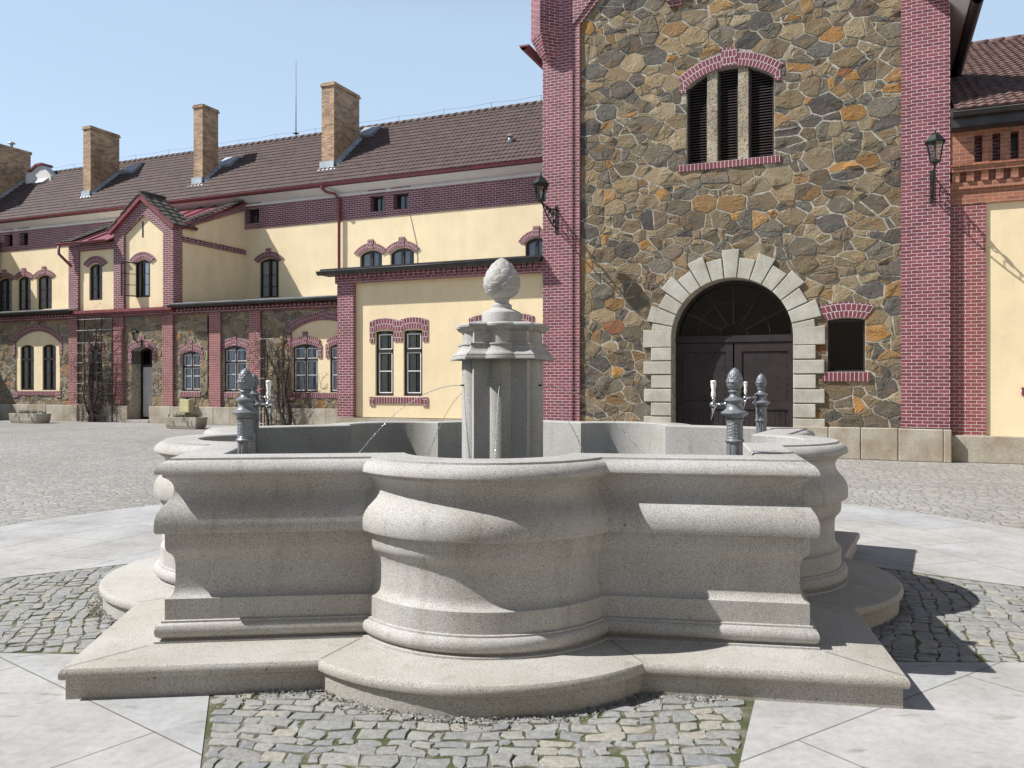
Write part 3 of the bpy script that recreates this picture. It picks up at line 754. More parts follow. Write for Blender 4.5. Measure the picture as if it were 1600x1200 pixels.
for k in range(5):
    la = R(-90 + 72 * k) + FTH; e1 = Vector((math.cos(la), math.sin(la), 0)); e2 = Vector((-e1.y, e1.x, 0)); C0 = Vector((FCX, FCY, 0))
    mb.add([C0 + e1 * a + e2 * s_ * w + Vector((0, 0, .0075)) for a, s_, w in ((2.1, -1, 1.62), (2.1, 1, 1.62), (6.0, 1, .25), (6.0, -1, .25))], [(0, 3, 2, 1)])
    ax = 2.25
    while ax < 5.98:
        rh = random.choice((.07, .08, .095, .11, .125)); g = .006
        lat = -wedge_lat(ax) + .012; lim = wedge_lat(ax + rh * .5) - .012
        while lat < lim - .03:
            w = random.choice((.06, .08, .10, .12, .14, .17)) * random.uniform(.85, 1.15)
            if lat + w > lim - .06: w = lim - lat
            bow = lambda t: -.05 * t * t
            c = [(lat + g, ax + g), (lat + w / 2, ax + g * .8), (lat + w - g, ax + g), (lat + w - g * .8, ax + rh / 2), (lat + w - g, ax + rh - g), (lat + w / 2, ax + rh - g * .7), (lat + g, ax + rh - g), (lat + g * .8, ax + rh / 2)]
            wob = lambda x, y: (x + .010 * math.sin(y * 23 + k) * math.sin(x * 7) * (1 if abs(x) < wedge_lat(y) - .12 else 0), y + .022 * math.sin(x * 6.3 + 2 * k) * math.sin(y * 5 + x * 3) + .007 * math.sin(x * 27 + y * 4))
            c = [(x + random.gauss(0, .0065), y + random.gauss(0, .0065)) for x, y in (wob(*q) for q in c)]
            mx = sum(p[0] for p in c) / 8; my = sum(p[1] for p in c) / 8
            tx, ty = random.gauss(0, .022), random.gauss(0, .022); zt = random.gauss(.0125, .0022)
            rings = []
            for sc_, zz in ((1.0, -.01), (1.0, -.0045), (.965, -.0008), (.88, 0)):
                rings.append([tuple(C0 + e1 * (my + (y - my) * sc_ + bow(x)) + e2 * (mx + (x - mx) * sc_) + Vector((0, 0, max(.0, zt + zz + (x - mx) * tx + (y - my) * ty) if zz > -.01 else 0))) for x, y in c])
            sb.loft(rings, flip=False)
            o = len(sb.v) - 8
            sb.v.append(tuple(C0 + e1 * (my + bow(mx)) + e2 * mx + Vector((0, 0, zt + .002)))); 
            for i in range(8): sb.f.append((o + i, o + (i + 1) % 8, o + 8))
            lat += w
        ax += rh
tag(mb.build('joint_bed', M['bed']), kind='structure')
tag(sb.build('granite_setts', M['sett']), kind='structure')

# ------------------------------------------------------------------ fountain
def plan(d, Rr=PR, c=PC, r=PL, al=PA, na=20, ne=3):
    pts = []
    def corner(k):
        a = R(-126 + 72 * k); q = Rr + d / math.sin(al); return Vector((q * math.cos(a), q * math.sin(a))), a
    def junc(k, side):
        P_, a = corner(k); ang = a + math.pi - side * al; D = Vector((math.cos(ang), math.sin(ang)))
        la = R(-90 + 72 * (k if side > 0 else k - 1)); C_ = Vector((c * math.cos(la), c * math.sin(la)))
        w = P_ - C_; b = w.dot(D); q = w.dot(w) - (r + d) ** 2; t = -b - math.sqrt(max(b * b - q, 0))
        return P_ + D * t, C_
    for k in range(5):
        P_, _ = corner(k); J, C_ = junc(k, 1); J2, _ = junc(k + 1, -1); P2, _ = corner(k + 1)
        for i in range(ne): pts.append(P_.lerp(J, i / ne))
        a0 = math.atan2(J.y - C_.y, J.x - C_.x); a1 = math.atan2(J2.y - C_.y, J2.x - C_.x)
        while a1 < a0: a1 += 2 * math.pi
        for i in range(na + 1):
            t = a0 + (a1 - a0) * i / na; pts.append(C_ + Vector((math.cos(t), math.sin(t))) * (r + d))
        for i in range(1, ne): pts.append(J2.lerp(P2, i / ne))
    return pts
def star_loft(mb, prof, **kw):
    mb.loft([[(p.x, p.y, z) for p in plan(d, **kw)] for d, z in prof], smooth=True)
def cap(mb, d, z, up=True, **kw):
    p = plan(d, **kw); n = len(p); vs = [(0, 0, z)] + [(q.x, q.y, z) for q in p]
    mb.add(vs, [(0, 1 + i, 1 + (i + 1) % n) if up else (0, 1 + (i + 1) % n, 1 + i) for i in range(n)])
def sharp(o, a=32): o.data.set_sharp_from_angle(angle=R(a)); return o
ft = thing('star_fountain', 'pale granite fountain with five points and five rounded lobes on a low step', 'fountain', (FCX, FCY, 0), FTH)
def arcpr(d0, z0, d1, z1, kind, n=7):
    """quarter curves between two profile points. kind 'out' bulges away, 'in' hollows"""
    o = []
    for i in range(n + 1):
        t = i / n * math.pi / 2
        if kind == 'out': o.append((d0 + (d1 - d0) * math.sin(t), z0 + (z1 - z0) * (1 - math.cos(t))))
        else: o.append((d0 + (d1 - d0) * (1 - math.cos(t)), z0 + (z1 - z0) * math.sin(t)))
    return o
mb = MB()
star_loft(mb, [(-.027, 0), (-.027, .112), (-.012, .114), (-.003, .120), (0, .130), (0, .148), (-.004, .160), (-.012, .170), (-.024, .174), (-.5, .176)])
sharp(mb.build('step', M['granite_step'], ft))
mb = MB()     # mitre joints of the step slabs
def seam(a, b, z, w=.004):
    d = (b - a).normalized(); p = Vector((-d.y, d.x)) * w / 2
    mb.add([(a + p).to_3d() + Vector((0, 0, z)), (a - p).to_3d() + Vector((0, 0, z)), (b - p).to_3d() + Vector((0, 0, z)), (b + p).to_3d() + Vector((0, 0, z))], [(0, 1, 2, 3)])
po, pi_ = plan(-.02), plan(-.34); NP = len(po) // 5
for k in range(5):
    for j in (0, 3, 23): seam(po[k * NP + j], pi_[k * NP + j], .1775)
split_build(mb, 'slab_joint', M['joint'], ft, most=20)
DB = .3626
ins = [(0, .174), (0, .186), (.030, .190), (.034, .194), (.022, .200), (.010, .209), (.003, .221), (0, .236), (.002, .252), (.008, .266), (.018, .276), (.030, .280),
       (.030, .290), (.046, .293), (.046, .408)] + [(.046 + (.09 - .046) * math.sin(t * math.pi / 2 / 8), .411 + .062 * (1 - math.cos(t * math.pi / 2 / 8))) for t in range(1, 9)] + \
      [(.092, .50), (.092, .585), (.088, .625), (.076, .650), (.060, .664), (.050, .680), (.046, .700), (.046, .768), (.040, .772), (.006, .776), (0, .790)] + \
      [(.0, .83), (.003, .858), (.012, .885), (.028, .912), (.050, .938), (.070, .962), (.082, .985), (.087, 1.008), (.084, 1.032), (.075, 1.052), (.060, 1.069), (.040, 1.082), (.036, 1.084), (.034, 1.098), (.006, 1.101), (0, 1.108)] + \
      [(0, 1.118), (.004, 1.132), (.013, 1.147), (.026, 1.160), (.042, 1.169), (.062, 1.174), (.067, 1.175), (.068, 1.186), (.076, 1.188), (.305, 1.188), (.314, 1.180), (.314, .30)]
mb = MB(); star_loft(mb, [(-DB - i, z) for i, z in ins])
sharp(mb.build('basin', M['granite'], ft), 28)
mb = MB(); cap(mb, -DB - .30, .34); mb.build('basin_floor', M['granite'], ft)
mb = MB(); cap(mb, -DB - .312, .62)
w_ = mb.build('water', M['water']); w_.location = (FCX, FCY, 0); w_.rotation_euler = (0, 0, FTH); tag(w_, kind='structure')
# pillar
KP = dict(Rr=.365, c=.226, r=.10, al=R(46))
mb = MB(); star_loft(mb, [(0, .34), (0, 1.80)], **KP); sharp(mb.build('pillar_shaft', M['granite'], ft))
mb = MB(); star_loft(mb, [(-.02, 1.799), (.072, 1.799), (.076, 1.806), (.074, 1.822), (.064, 1.826), (.066, 1.838), (.060, 1.85), (.048, 1.858), (.036, 1.870), (.027, 1.886), (.022, 1.905), (.020, 1.918), (.028, 1.920), (.028, 1.932), (-.004, 1.936), (-.004, 2.03),
     (.006, 2.034), (.020, 2.045), (.030, 2.056), (.032, 2.066), (.042, 2.069), (.044, 2.085), (.036, 2.096), (-.01, 2.104)], **KP)
cap(mb, -.01, 2.104, **KP); sharp(mb.build('cornice', M['granite'], ft), 28)
mb = MB(); mb.lathe([(.165, 2.100), (.165, 2.185), (.160, 2.197), (.140, 2.208), (.092, 2.228), (.084, 2.234), (.084, 2.262), (.074, 2.268), (.062, 2.276), (.058, 2.29), (.064, 2.305), (.06, 2.32)], n=48)
sharp(mb.build('finial_base', M['granite'], ft))
def pinecone(prof, rows, cols, depth, nz=90, nt=120):
    zs = [p[1] for p in prof]; z0, z1 = zs[0], zs[-1]
    def rad(z):
        for (r0, a), (r1, b) in zip(prof, prof[1:]):
            if a <= z <= b:
                t = (z - a) / (b - a + 1e-9); t2 = t; return r0 + (r1 - r0) * t2
        return prof[-1][0]
    m_ = MB(); rings = []
    for i in range(nz + 1):
        z = z0 + (z1 - z0) * i / nz; v = rows * i / nz; ring = []
        for j in range(nt):
            u = cols * j / nt; h = 0
            for row in range(int(v) - 2, int(v) + 2):
                cu = (u - .5 * (row % 2)); du = cu - round(cu); dv = v - row
                if -.6 <= dv <= 1.25:
                    lim = math.sqrt(max(0, 1 - (abs(du) / .56) ** 2.2)) * 1.25
                    if dv < lim:
                        h = .25 + .75 * max(0, dv) / 1.25 - .5 * du * du; break
            r = max(.001, rad(z) + depth * (h - .6) * min(1, (z1 - z) / (z1 - z0) * 6))
            t = 2 * math.pi * j / nt; ring.append((r * math.cos(t), r * math.sin(t), z))
        rings.append(ring)
    m_.loft(rings, smooth=True); m_.add([(0, 0, z1)] + rings[-1], [(0, 1 + j, 1 + (j + 1) % nt) for j in range(nt)], smooth=True)
    return m_
egg = []
for i in range(25):
    t = i / 24; z = 2.305 + .355 * t
    r = .156 * (math.sin(math.pi * t ** .72) ** .62) if 0 < t < 1 else (.05 if t == 0 else .004)
    egg.append((max(r, .05 if t < .1 else .004), z))
pinecone(egg, 6, 8, .014).build('pine_cone_finial', M['granite'], ft)
mb = MB()
for k in range(5):
    a = R(-90 + 72 * k); e = Vector((math.cos(a), math.sin(a), 0)); mb.tube([e * .30 + Vector((0, 0, 1.59)), e * .355 + Vector((0, 0, 1.59))], .008, 10)
split_build(mb, 'nozzle', M['brass'], ft)
# jets
jl = ['thin water jet arching to the left from the fountain pillar', 'water jet falling at the front of the pillar towards the viewer', 'water jet arching to the right in front of the stone tower',
      'water jet behind the pillar on its right side', 'water jet behind the pillar on its left side']
for k in range(5):
    lob = {0: 1, 1: 2, 2: 3, 3: 4, 4: 0}[k]
    a = R(-90 + 72 * k) + FTH; e = Vector((math.cos(a), math.sin(a), 0)); C0 = Vector((FCX, FCY, 0)); mb = MB()
    f = lambda r: C0 + e * (.35 + r) + Vector((0, 0, 1.59 - .78 * r * r))
    mb.tube([f(.05 * i) for i in range(15)], [.0040 - .0001 * i for i in range(15)], 6)
    r = .70; pp = [f(.70)]; rr = [.0022]
    while f(r).z > .64:
        L_ = random.uniform(.006, .022); j = Vector((random.gauss(0, .003), random.gauss(0, .003), random.gauss(0, .003)))
        pp += [f(r + L_ * .5) + j, f(r + L_)]; rr += [random.uniform(.004, .0085), .0012]; r += L_
    mb.tube(pp, rr, 6)
    o = mb.build('water_jet', M['jet']); tag(o, {0: jl[1], 1: jl[2], 2: jl[3], 3: jl[4], 4: jl[0]}[k], 'water jet', 'jets of the fountain')
# gravel chips at the foot of the step
mb = MB(); pl = plan(-.027); cnt = 0
front = [p for i, p in enumerate(pl)]
for i in range(len(pl)):
    a, b = pl[i], pl[(i + 1) % len(pl)]; n_ = Vector((b.y - a.y, a.x - b.x)).normalized(); L_ = (b - a).length
    mid = (a + b) / 2
    ang = math.degrees(math.atan2(mid.y, mid.x)); rel = (ang + 90 + 36) % 72 - 36
    if abs(rel) > 27.5 or mid.y > 1.5: continue
    for q in range(int(L_ * 420)):
        d = abs(random.gauss(0, .06)) + .005; p = a.lerp(b, random.random()) + n_ * d; s_ = random.uniform(.003, .0085)
        v = [(p.x + random.gauss(0, s_), p.y + random.gauss(0, s_), random.uniform(.004, .012) + max(0, .012 - d * .1)) for _ in range(5)]
        v[4] = (p.x, p.y, v[4][2] + s_); mb.add(v, [(0, 1, 4), (1, 2, 4), (2, 3, 4), (3, 0, 4), (0, 2, 1), (0, 3, 2)])
g = mb.build('gravel', M['gravel']); g.location = (FCX, FCY, 0); g.rotation_euler = (0, 0, FTH); tag(g, kind='stuff')
for nn_, lb in (('gravel', 'crushed stone chips along the foot of the fountain step'),): g['label'] = lb; g['category'] = 'gravel'

# taps
def make_tap():
    t = thing('tap_pillar', '', 'tap pillar', group='cast iron tap pillars in the fountain')
    mb = MB(); n = 64; rings = []
    for z, r, fl in ((.34, .066, 0), (.42, .066, 0), (.44, .050, 0), (.46, .047, 1), (1.255, .047, 1), (1.258, .047, 0)):
        rings.append([((r - (.0045 * fl if (j % 8) in (2, 3, 4) else 0)) * math.cos(2 * math.pi * j / n), (r - (.0045 * fl if (j % 8) in (2, 3, 4) else 0)) * math.sin(2 * math.pi * j / n), z) for j in range(n)])
    mb.loft(rings, smooth=True); sharp(mb.build('fluted_shaft', M['castgrey'], t), 30)
    mb = MB(); mb.lathe([(.046, 1.252), (.055, 1.258), (.0565, 1.266), (.052, 1.272), (.048, 1.276), (.050, 1.282), (.046, 1.288)], n=48)
    mb.lathe([(.046, 1.39), (.050, 1.400), (.057, 1.409), (.062, 1.414), (.070, 1.418), (.079, 1.424), (.080, 1.431), (.074, 1.437), (.062, 1.442), (.052, 1.452), (.046, 1.466), (.043, 1.480), (.043, 1.490), (.052, 1.495), (.058, 1.501), (.0575, 1.508),
              (.050, 1.513), (.038, 1.520), (.030, 1.530), (.026, 1.540), (.027, 1.548), (.035, 1.552), (.037, 1.557), (.033, 1.562), (.028, 1.566)], n=48)
    sharp(mb.build('moulded_collar', M['castgrey'], t), 35)
    mb = MB(); rings = []; n = 72
    for i in range(41):
        z = 1.286 + .106 * i / 40; ring = []
        for j in range(n):
            a = 2 * math.pi * j / n; r = .0465 + .0035 * max(0, math.sin(a * 8) * math.sin(i * .9 + 2 * math.sin(a * 4))) + (.002 * math.sin(i * 1.7 + a * 12) if j % 9 > 2 else 0) + (.008 * (max(0, i - 33) / 7) ** 2)
            ring.append((r * math.cos(a), r * math.sin(a), z))
        rings.append(ring)
    mb.loft(rings, smooth=True); mb.build('ornate_shaft', M['castgrey'], t)
    mb = pinecone([(.026, 1.562), (.036, 1.572), (.044, 1.588), (.048, 1.604), (.047, 1.607), (.052, 1.610), (.0525, 1.616), (.047, 1.618), (.0465, 1.625), (.043, 1.640), (.036, 1.660), (.025, 1.678), (.012, 1.690), (.003, 1.697)], 9, 10, .006, 70, 80)
    mb.build('pine_cone_cap', M['castgrey'], t)
    f = MB()
    f.tube([(.04, 0, 1.478), (.10, 0, 1.478)], [.013, .011], 14).tube([(.052, 0, 1.478), (.066, 0, 1.478)], .018, 14)
    f.tube([(.165, 0, 1.452), (.165, 0, 1.468), (.165, 0, 1.482), (.165, 0, 1.492)], [.012, .022, .022, .010], 16)
    f.tube([(.09, 0, 1.478), (.165, 0, 1.474)], .009, 12).tube([(.165, 0, 1.49), (.165, 0, 1.52)], [.008, .011], 12)
    f.tube([(.165, 0, 1.46), (.170, 0, 1.43), (.19, 0, 1.38)], [.012, .0065, .0055], 12)
    fo = f.build('tap_spout', M['chrome'], t)
    h = MB(); h.tube([(.165, 0, 1.518), (.165, 0, 1.524), (.165, 0, 1.545), (.165, 0, 1.562), (.165, 0, 1.595), (.165, 0, 1.610), (.165, 0, 1.613), (.165, 0, 1.622)], [.010, .0135, .0135, .0105, .0165, .0165, .019, .013], 16)
    h.build('tap_handle', M['porcelain'], t)
    return t
tp = make_tap()
TL = ['grey cast iron tap pillar with white handle at the near left point of the basin', 'grey cast iron tap pillar with white handle at the near right point of the basin',
      'smaller looking grey tap pillar at the far right point of the basin, before the gate', 'grey tap pillar at the far left point, mostly hidden by the near one']
for i, k in enumerate((0, 1, 2, -1)):
    t = tp if i == 0 else copy_tree(tp)
    a = R(-126 + 72 * k) + FTH; t.location = (FCX + 2.49 * math.cos(a), FCY + 2.49 * math.sin(a), 0); t.rotation_euler = (0, 0, a + math.pi); t['label'] = TL[i]
# ------------------------------------------------------------------ tower
TP, TS = 19.12, 19.24
sTL, sTR = fs(848, TP), fs(1484.5, TP); sSL, sSR = fs(905, TP), fs(1408, TP)
B = Bld('stone_tower', 'tall field stone gatehouse with purple brick corner piers and arched gate', 'gatehouse', (sTL + sTR) / 2, TP)
zE = fz(905, 37, TP); mid = (sSL + sSR) / 2; slope = 1.09
apex_in = zE + (mid - sSL) * slope
gL, gR = fs(1048, TP), fs(1239, TP); gZs = 2.65; gZc = gZs + (gR - gL) / 2
wL, wR = fs(1072.5, TS), fs(1209.5, TS); wzb = fz(1140, 251, TS); wzs = (fz(1073, 137, TS) + fz(1209, 119, TS)) / 2; wzc = fz(1147, 103, TS)
qL, qR = fs(1293, TS), fs(1351.5, TS); qzb = fz(1322, 581, TS); qzs = fz(1293, 501, TS); qzc = fz(1322, 497, TS)
gate_hole = [(gL + .002, .0), (gR - .002, 0)] + arch(gL + .002, gR - .002, 0, gZs, gZc, 28)[2:]
mb = MB()
outer = [(sSL - .2, .5), (gL + .002, .5)]
ga = arch(gL + .002, gR - .002, 0, gZs, gZc, 28)[2:]
outer += ga[::-1] + [(gR - .002, .5), (sSR + .2, .5), (sSR + .2, zE), (mid, apex_in), (sSL - .2, zE)]
mb.wall(outer, [arch(wL, wR, wzb, wzs, wzc, 14), arch(qL, qR, qzb, qzs, qzc, 6)], TS, .5)
B.part('mortar_wall', mb, 'mortar')
mb = rubble(sSL - .02, sSR + .02, .66, 12.6, TS + .012, [('r', wL, wR, wzb - .1, wzs), ('c', (wL + wR) / 2, wzs - .35, (wR - wL) / 2 + .12, wzs), ('r', qL, qR, qzb - .1, qzc + .25), ('r', gL - .43, gR + .43, 0, gZs), ('c', (gL + gR) / 2, gZs, (gR - gL) / 2 + .42, gZs)], 11)
B.part('stone_masonry', mb, 'stones')
mb = MB()      # brick frame round the stone: piers and raking gable border
zo = zE + .35; ap_o = apex_in + 1.0
mb.wall([(sTL, .69), (sSL - .17, .69), (sSL - .17, zE), (mid, apex_in + .18), (sSR + .19, zE), (sSR + .19, .69), (sTR, .69), (sTR, zo), (mid, ap_o + .3), (sTL, zo)], [], TP, .4)
B.part('corner_pier', mb, 'brick')
mb = MB()
mb.wall([(sSL - .17, .69), (sSL, .69), (sSL, zE), (mid, apex_in), (sSR, zE), (sSR, .69), (sSR + .19, .69), (sSR + .19, zE), (mid, apex_in + .18), (sSL - .17, zE)], [], TP + .035, .3)
B.part('brick_margin', mb, 'brick')
mb = MB()      # side and back walls
mb.box(sTL + .01, sTL + .5, TP + .4, 27, 0, 9.6).box(sTR - .5, sTR - .01, TP + .4, 27, 0, 9.6).box(sTL + .5, sTR - .5, 26.5, 27, 0, 9.6)
mb2 = MB(); mb2.box(sTL + .001, sTL + .5, TP + .002, TP + .4, 0, .69)
B.part('side_wall', mb, 'brick')
# corbelled diamond turret at the corner
dc = (-7.322, TP); h_ = .399
def dia(r, z, c=dc): return [(c[0] - r, c[1], z), (c[0], c[1] - r, z), (c[0] + r, c[1], z), (c[0], c[1] + r, z)]
mb = MB(); zb_ = fz(850, 92, TP)
mb.loft([dia(.03, zb_ - .22, (dc[0] + .12, TP + .02)), dia(.22, zb_ + .05, (dc[0] + .06, TP)), dia(h_, zb_ + .50), dia(h_, 13.2)]); mb.add(dia(h_, 13.2), [(0, 1, 2, 3)])
for p in range(0):pass
tur = B.part('turret', mb, 'brick')
for k, v in enumerate(tur.data.loops): pass
# roof of the tower, eave gutter on the right
eR = 1.88; eZ = 9.02; rid = mid; rz = eZ + (eR - rid) * 1.02; eL = -7.78; zL = fz(818, 72, 18.95)
mb = MB(); gs_ = -7.85
mb.loft([[(gs_ + .10 * math.cos(math.pi + math.pi * k / 10), T, zL + .02 + .12 * math.sin(math.pi + math.pi * k / 10)) for k in range(11)] for T in (18.95, 27)], closed=False, smooth=True); mb.box(gs_ - .1, gs_ + .14, 18.95, 27, zL - .01, zL + .03)
mb.tube([(gs_ - .1, 18.95, zL + .02), (gs_ - .1, 27, zL + .02)], .02, 6); B.part('gutter', mb, 'gutter_red')
mb = MB()
for sg, e in ((1, eR), (-1, eL)):
    e0 = eZ if sg > 0 else zL
    vs = [(e, T, e0 + d) for d in (0, .1) for T in (18.3 if sg > 0 else 19.5, 27.2)] + [(rid, T, rz + d) for d in (0, .1) for T in (18.3 if sg > 0 else 19.5, 27.2)]
    mb.add(vs, [(0, 1, 5, 4), (2, 6, 7, 3), (0, 2, 3, 1), (0, 4, 6, 2), (1, 3, 7, 5)])
B.part('roof', mb, 'fill')
mb = MB()
for x0, x1, z0, z1 in ((eR + .02, rid, eZ + .12, rz + .12),):
    nT = 26
    for i in range(nT):
        a, b = i / nT, (i + 1.15) / nT; 
        mb.add([(x0 + (x1 - x0) * a, 18.25, z0 + (z1 - z0) * a + .03), (x0 + (x1 - x0) * a, 27.2, z0 + (z1 - z0) * a + .03), (x0 + (x1 - x0) * b, 27.2, z0 + (z1 - z0) * b), (x0 + (x1 - x0) * b, 18.25, z0 + (z1 - z0) * b)], [(0, 1, 2, 3)])
B.part('roof_tiles', mb, 'roof_dark')
mb = MB(); g_s = eR + .03
rings = [[(g_s + .105 * math.cos(math.pi + math.pi * k / 10), T, eZ + .02 + .13 * math.sin(math.pi + math.pi * k / 10)) for k in range(11)] for T in (18.2, 27)]
mb.loft(rings, closed=False, smooth=True, flip=True); mb.tube([(g_s + .105, 18.2, eZ + .02), (g_s + .105, 27, eZ + .02)], .015, 6)
mb.box(g_s - .12, g_s + .1, 18.2, 27, eZ - .01, eZ + .03)
for T in (19.2, 20.1, 21.0, 22.0, 23.2):
    mb.loft([[(g_s + .112 * math.cos(math.pi + math.pi * k / 10), T + d, eZ + .02 + .138 * math.sin(math.pi + math.pi * k / 10)) for k in range(11)] for d in (0, .03)], closed=False, smooth=True, flip=True)
B.part('gutter', mb, 'gutter_dark')
# plinth blocks
mb = MB()
def blocks(mb, s0, s1, T0, T1, z0, z1, ws, gap=.008):
    s = s0; i = 0
    while s < s1 - .05:
        w = ws[i % len(ws)]; e = min(s + w, s1)
        if s1 - e < .2: e = s1
        j = random.uniform(-.012, .012); mb.box(s + gap / 2, e - gap / 2, T0 + j, T1, z0, z1); s = e; i += 1
jt = lambda u: fs(u, 19.04)
blocks(mb, jt(845), gL - .03, 19.04, 19.5, 0, .675, (.9, 1.1, .8))
for a, b in ((1241.5, 1294), (1294, 1345), (1345, 1403.5)): mb.box(jt(a) + .004, jt(b) - .006, 19.05, 19.6, 0, .675)
mb.box(jt(1404), fs(1474, 18.99), 18.99, 19.6, 0, .672); mb.box(fs(1474.6, 18.99), fs(1487, 18.99), 18.985, 19.6, 0, .668)
B.part('plinth', mb, 'plinth', bevel=.018)
# gate surround: alternating blocks
mb = MB(); yq = TS - .075; gc = (gL + gR) / 2; gr = (gR - gL) / 2
for i in range(-7, 8):
    t0, t1 = R(12 * i - 6 + .4), R(12 * i + 6 - .4); ro = gr + (.62 if i % 2 == 0 else .47) + random.uniform(-.015, .015)
    if i == 0: ro += .04
    vs = []
    for y in (yq + random.uniform(-.006, .006), TS + .42):
        for t, r_ in ((t0, gr), (t0, ro), ((t0 + t1) / 2, None), (t1, ro), (t1, gr), ((t0 + t1) / 2, gr)):
            r__ = ro * math.cos((t1 - t0) / 2) if r_ is None else r_
            vs.append((gc + r__ * math.sin(t), y, gZs + r__ * math.cos(t)))
    mb.add(vs, [(0, 1, 2, 3, 4, 5)[::-1] if False else (5, 4, 3, 2, 1, 0), (1, 7, 6, 0), (2, 8, 7, 1), (3, 9, 8, 2), (4, 10, 9, 3), (5, 11, 10, 4), (0, 6, 11, 5)])
B.part('arch_stone', mb, 'quoin', bevel=.014)
mb = MB(); mb.loft([[(gc + q * math.sin(R(t)), yq + .028, gZs + q * math.cos(R(t))) for t in range(-84, 85, 4)] for q in (gr + .012, gr + .42)], closed=False); mb.loft([[(gc + (gr + .012) * math.sin(R(t)), y, gZs + (gr + .012) * math.cos(R(t))) for t in range(-84, 85, 4)] for y in (yq + .028, TS + .4)], closed=False)
B.part('arch_joint', mb, 'joint')
mb = MB(); rows = 7; zt = gZs; hb = (gZs - .675) / 6.15
for sg in (-1, 1):
    x_in = gc + sg * gr; z = zt + gr * math.tan(R(6)) * 0 
    # springer with sloping top
    w0 = .66
    a, b = x_in, x_in + sg * w0
    zt_in, zt_out = gZs + gr * math.sin(R(6.35)) , gZs + (gr + w0) * math.sin(R(6.35))
    y0, y1 = yq, TS + .42
    z0 = zt_in - hb - .02
    vs = [(a, y, zz) for y in (y0, y1) for zz in (z0, zt_in)] + [(b, y, zz) for y in (y0, y1) for zz in (z0, zt_out)]
    fcs = [(0, 4, 5, 1), (2, 3, 7, 6), (0, 1, 3, 2), (4, 6, 7, 5), (1, 5, 7, 3), (0, 2, 6, 4)]
    mb.add(vs, fcs if sg > 0 else [f[::-1] for f in fcs])
    z = z0; i = 0
    while z > .1:
        zb2 = max(z - hb, .0); w = (.47, .65)[i % 2] + random.uniform(-.01, .01); x1 = x_in + sg * w; yj = yq + random.uniform(-.01, .01)
        mb.box(min(x_in, x1), max(x_in, x1), yj, TS + .42, zb2 + .012, z - .012); z = zb2; i += 1
B.part('jamb_stone', mb, 'quoin', bevel=.014)
# gate leaves
TD = TS + .44
mb = MB(); ah = arch(gL - .02, gR + .02, 0.02, gZs, gZc + .02, 24); 
zt = 2.62
gd = MB(); gd.box(gL - .03, gc - .012, TD, TD + .07, .02, zt - .06).box(gc + .012, gR + .03, TD, TD + .07, .02, zt - .06)
for x0, x1 in ((gL - .01, gc - .02), (gc + .02, gR + .01)):
    for a, b in ((x0, x0 + .16), (x1 - .16, x1)): gd.box(a, b, TD - .035, TD, .03, zt - .07)
    gd.box(x0 + .16, x1 - .16, TD - .034, TD, zt - .27, zt - .07); gd.box(x0 + .16, x1 - .16, TD - .034, TD, 1.02, 1.20); gd.box(x0 + .16, x1 - .16, TD - .034, TD, .04, .24)
    n = 9
    for i in range(1, n):
        x = x0 + .16 + (x1 - x0 - .32) * i / n; gd.box(x - .052, x + .052, TD - .008, TD, .24, 1.02)
    cx_, w2, h0, h1 = (x0 + x1) / 2, (x1 - x0 - .32), 1.2, zt - .27     # diagonal boards
    sgn = 1 if x0 < gc - .5 else -1
    for i in range(-6, 15):
        o_ = x0 + .16 + i * .115
        a = (o_, h0); b = (o_ + (h1 - h0) * .85 * 1, h1)
        if sgn < 0: a = (2 * cx_ - a[0], a[1]); b = (2 * cx_ - b[0], b[1])
        xl, xr = x0 + .165, x1 - .165
        def clipx(p, q):
            (xa, za), (xb, zb2) = p, q
            if xa > xb: xa, za, xb, zb2 = xb, zb2, xa, za
            if xb <= xl or xa >= xr: return None
            if xa < xl: za += (zb2 - za) * (xl - xa) / (xb - xa); xa = xl
            if xb > xr: zb2 = za + (zb2 - za) * (xr - xa) / (xb - xa); xb = xr
            return (xa, za), (xb, zb2)
        c_ = clipx(a, b)
        if c_ and abs(c_[0][0] - c_[1][0]) > .05: gd.bar((c_[0][0], TD - .004, c_[0][1]), (c_[1][0], TD - .004, c_[1][1]), .085, .010, up=Vector((0, 1, 0)))
gate = B.part('gate_leaf', gd, 'door')
mb = MB(); mb.box(gL, gR, TD - .06, TD + .06, zt - .055, zt + .045)
import_arc = arch(gL - .02, gR + .02, zt + .045, gZs, gZc + .01, 24); inner_arc = arch(gL + .07, gR - .07, zt + .1, gZs, gZc - .08, 24)
mb.loft([[(p[0], TD + .03, p[1]) for p in import_arc], [(p[0], TD - .05, p[1]) for p in import_arc], [(p[0], TD - .05, p[1]) for p in inner_arc], [(p[0], TD + .03, p[1]) for p in inner_arc]], flip=True)
for i in range(1, 6):
    t = math.pi * i / 6; mb.bar((gc + .3 * math.cos(t), TD, gZs + .05 + .3 * math.sin(t)), (gc + (gr - .06) * math.cos(t), TD, gZs + (gr - .06) * math.sin(t)), .035, .05, up=Vector((0, 1, 0)))
for rr_ in (.32, .82):
    mb.tube([(gc + rr_ * math.cos(math.pi * i / 16), TD, gZs + .03 + rr_ * math.sin(math.pi * i / 16)) for i in range(17)], .018, 6)
fr = B.part('fanlight', mb, 'door')
mb = MB(); tri = tessellate_polygon([[Vector((p[0], p[1], 0)) for p in inner_arc]]); mb.add([(p[0], TD + .03, p[1]) for p in inner_arc], [tuple(t) for t in tri]); B.part('pane', mb, 'glass_dark', fr)
mb = MB(); mb.box(gL - .3, gR + .3, TD + .35, TD + .40, .0, gZc + .2); B.part('dark_backing', mb, 'dark_backing', fr)
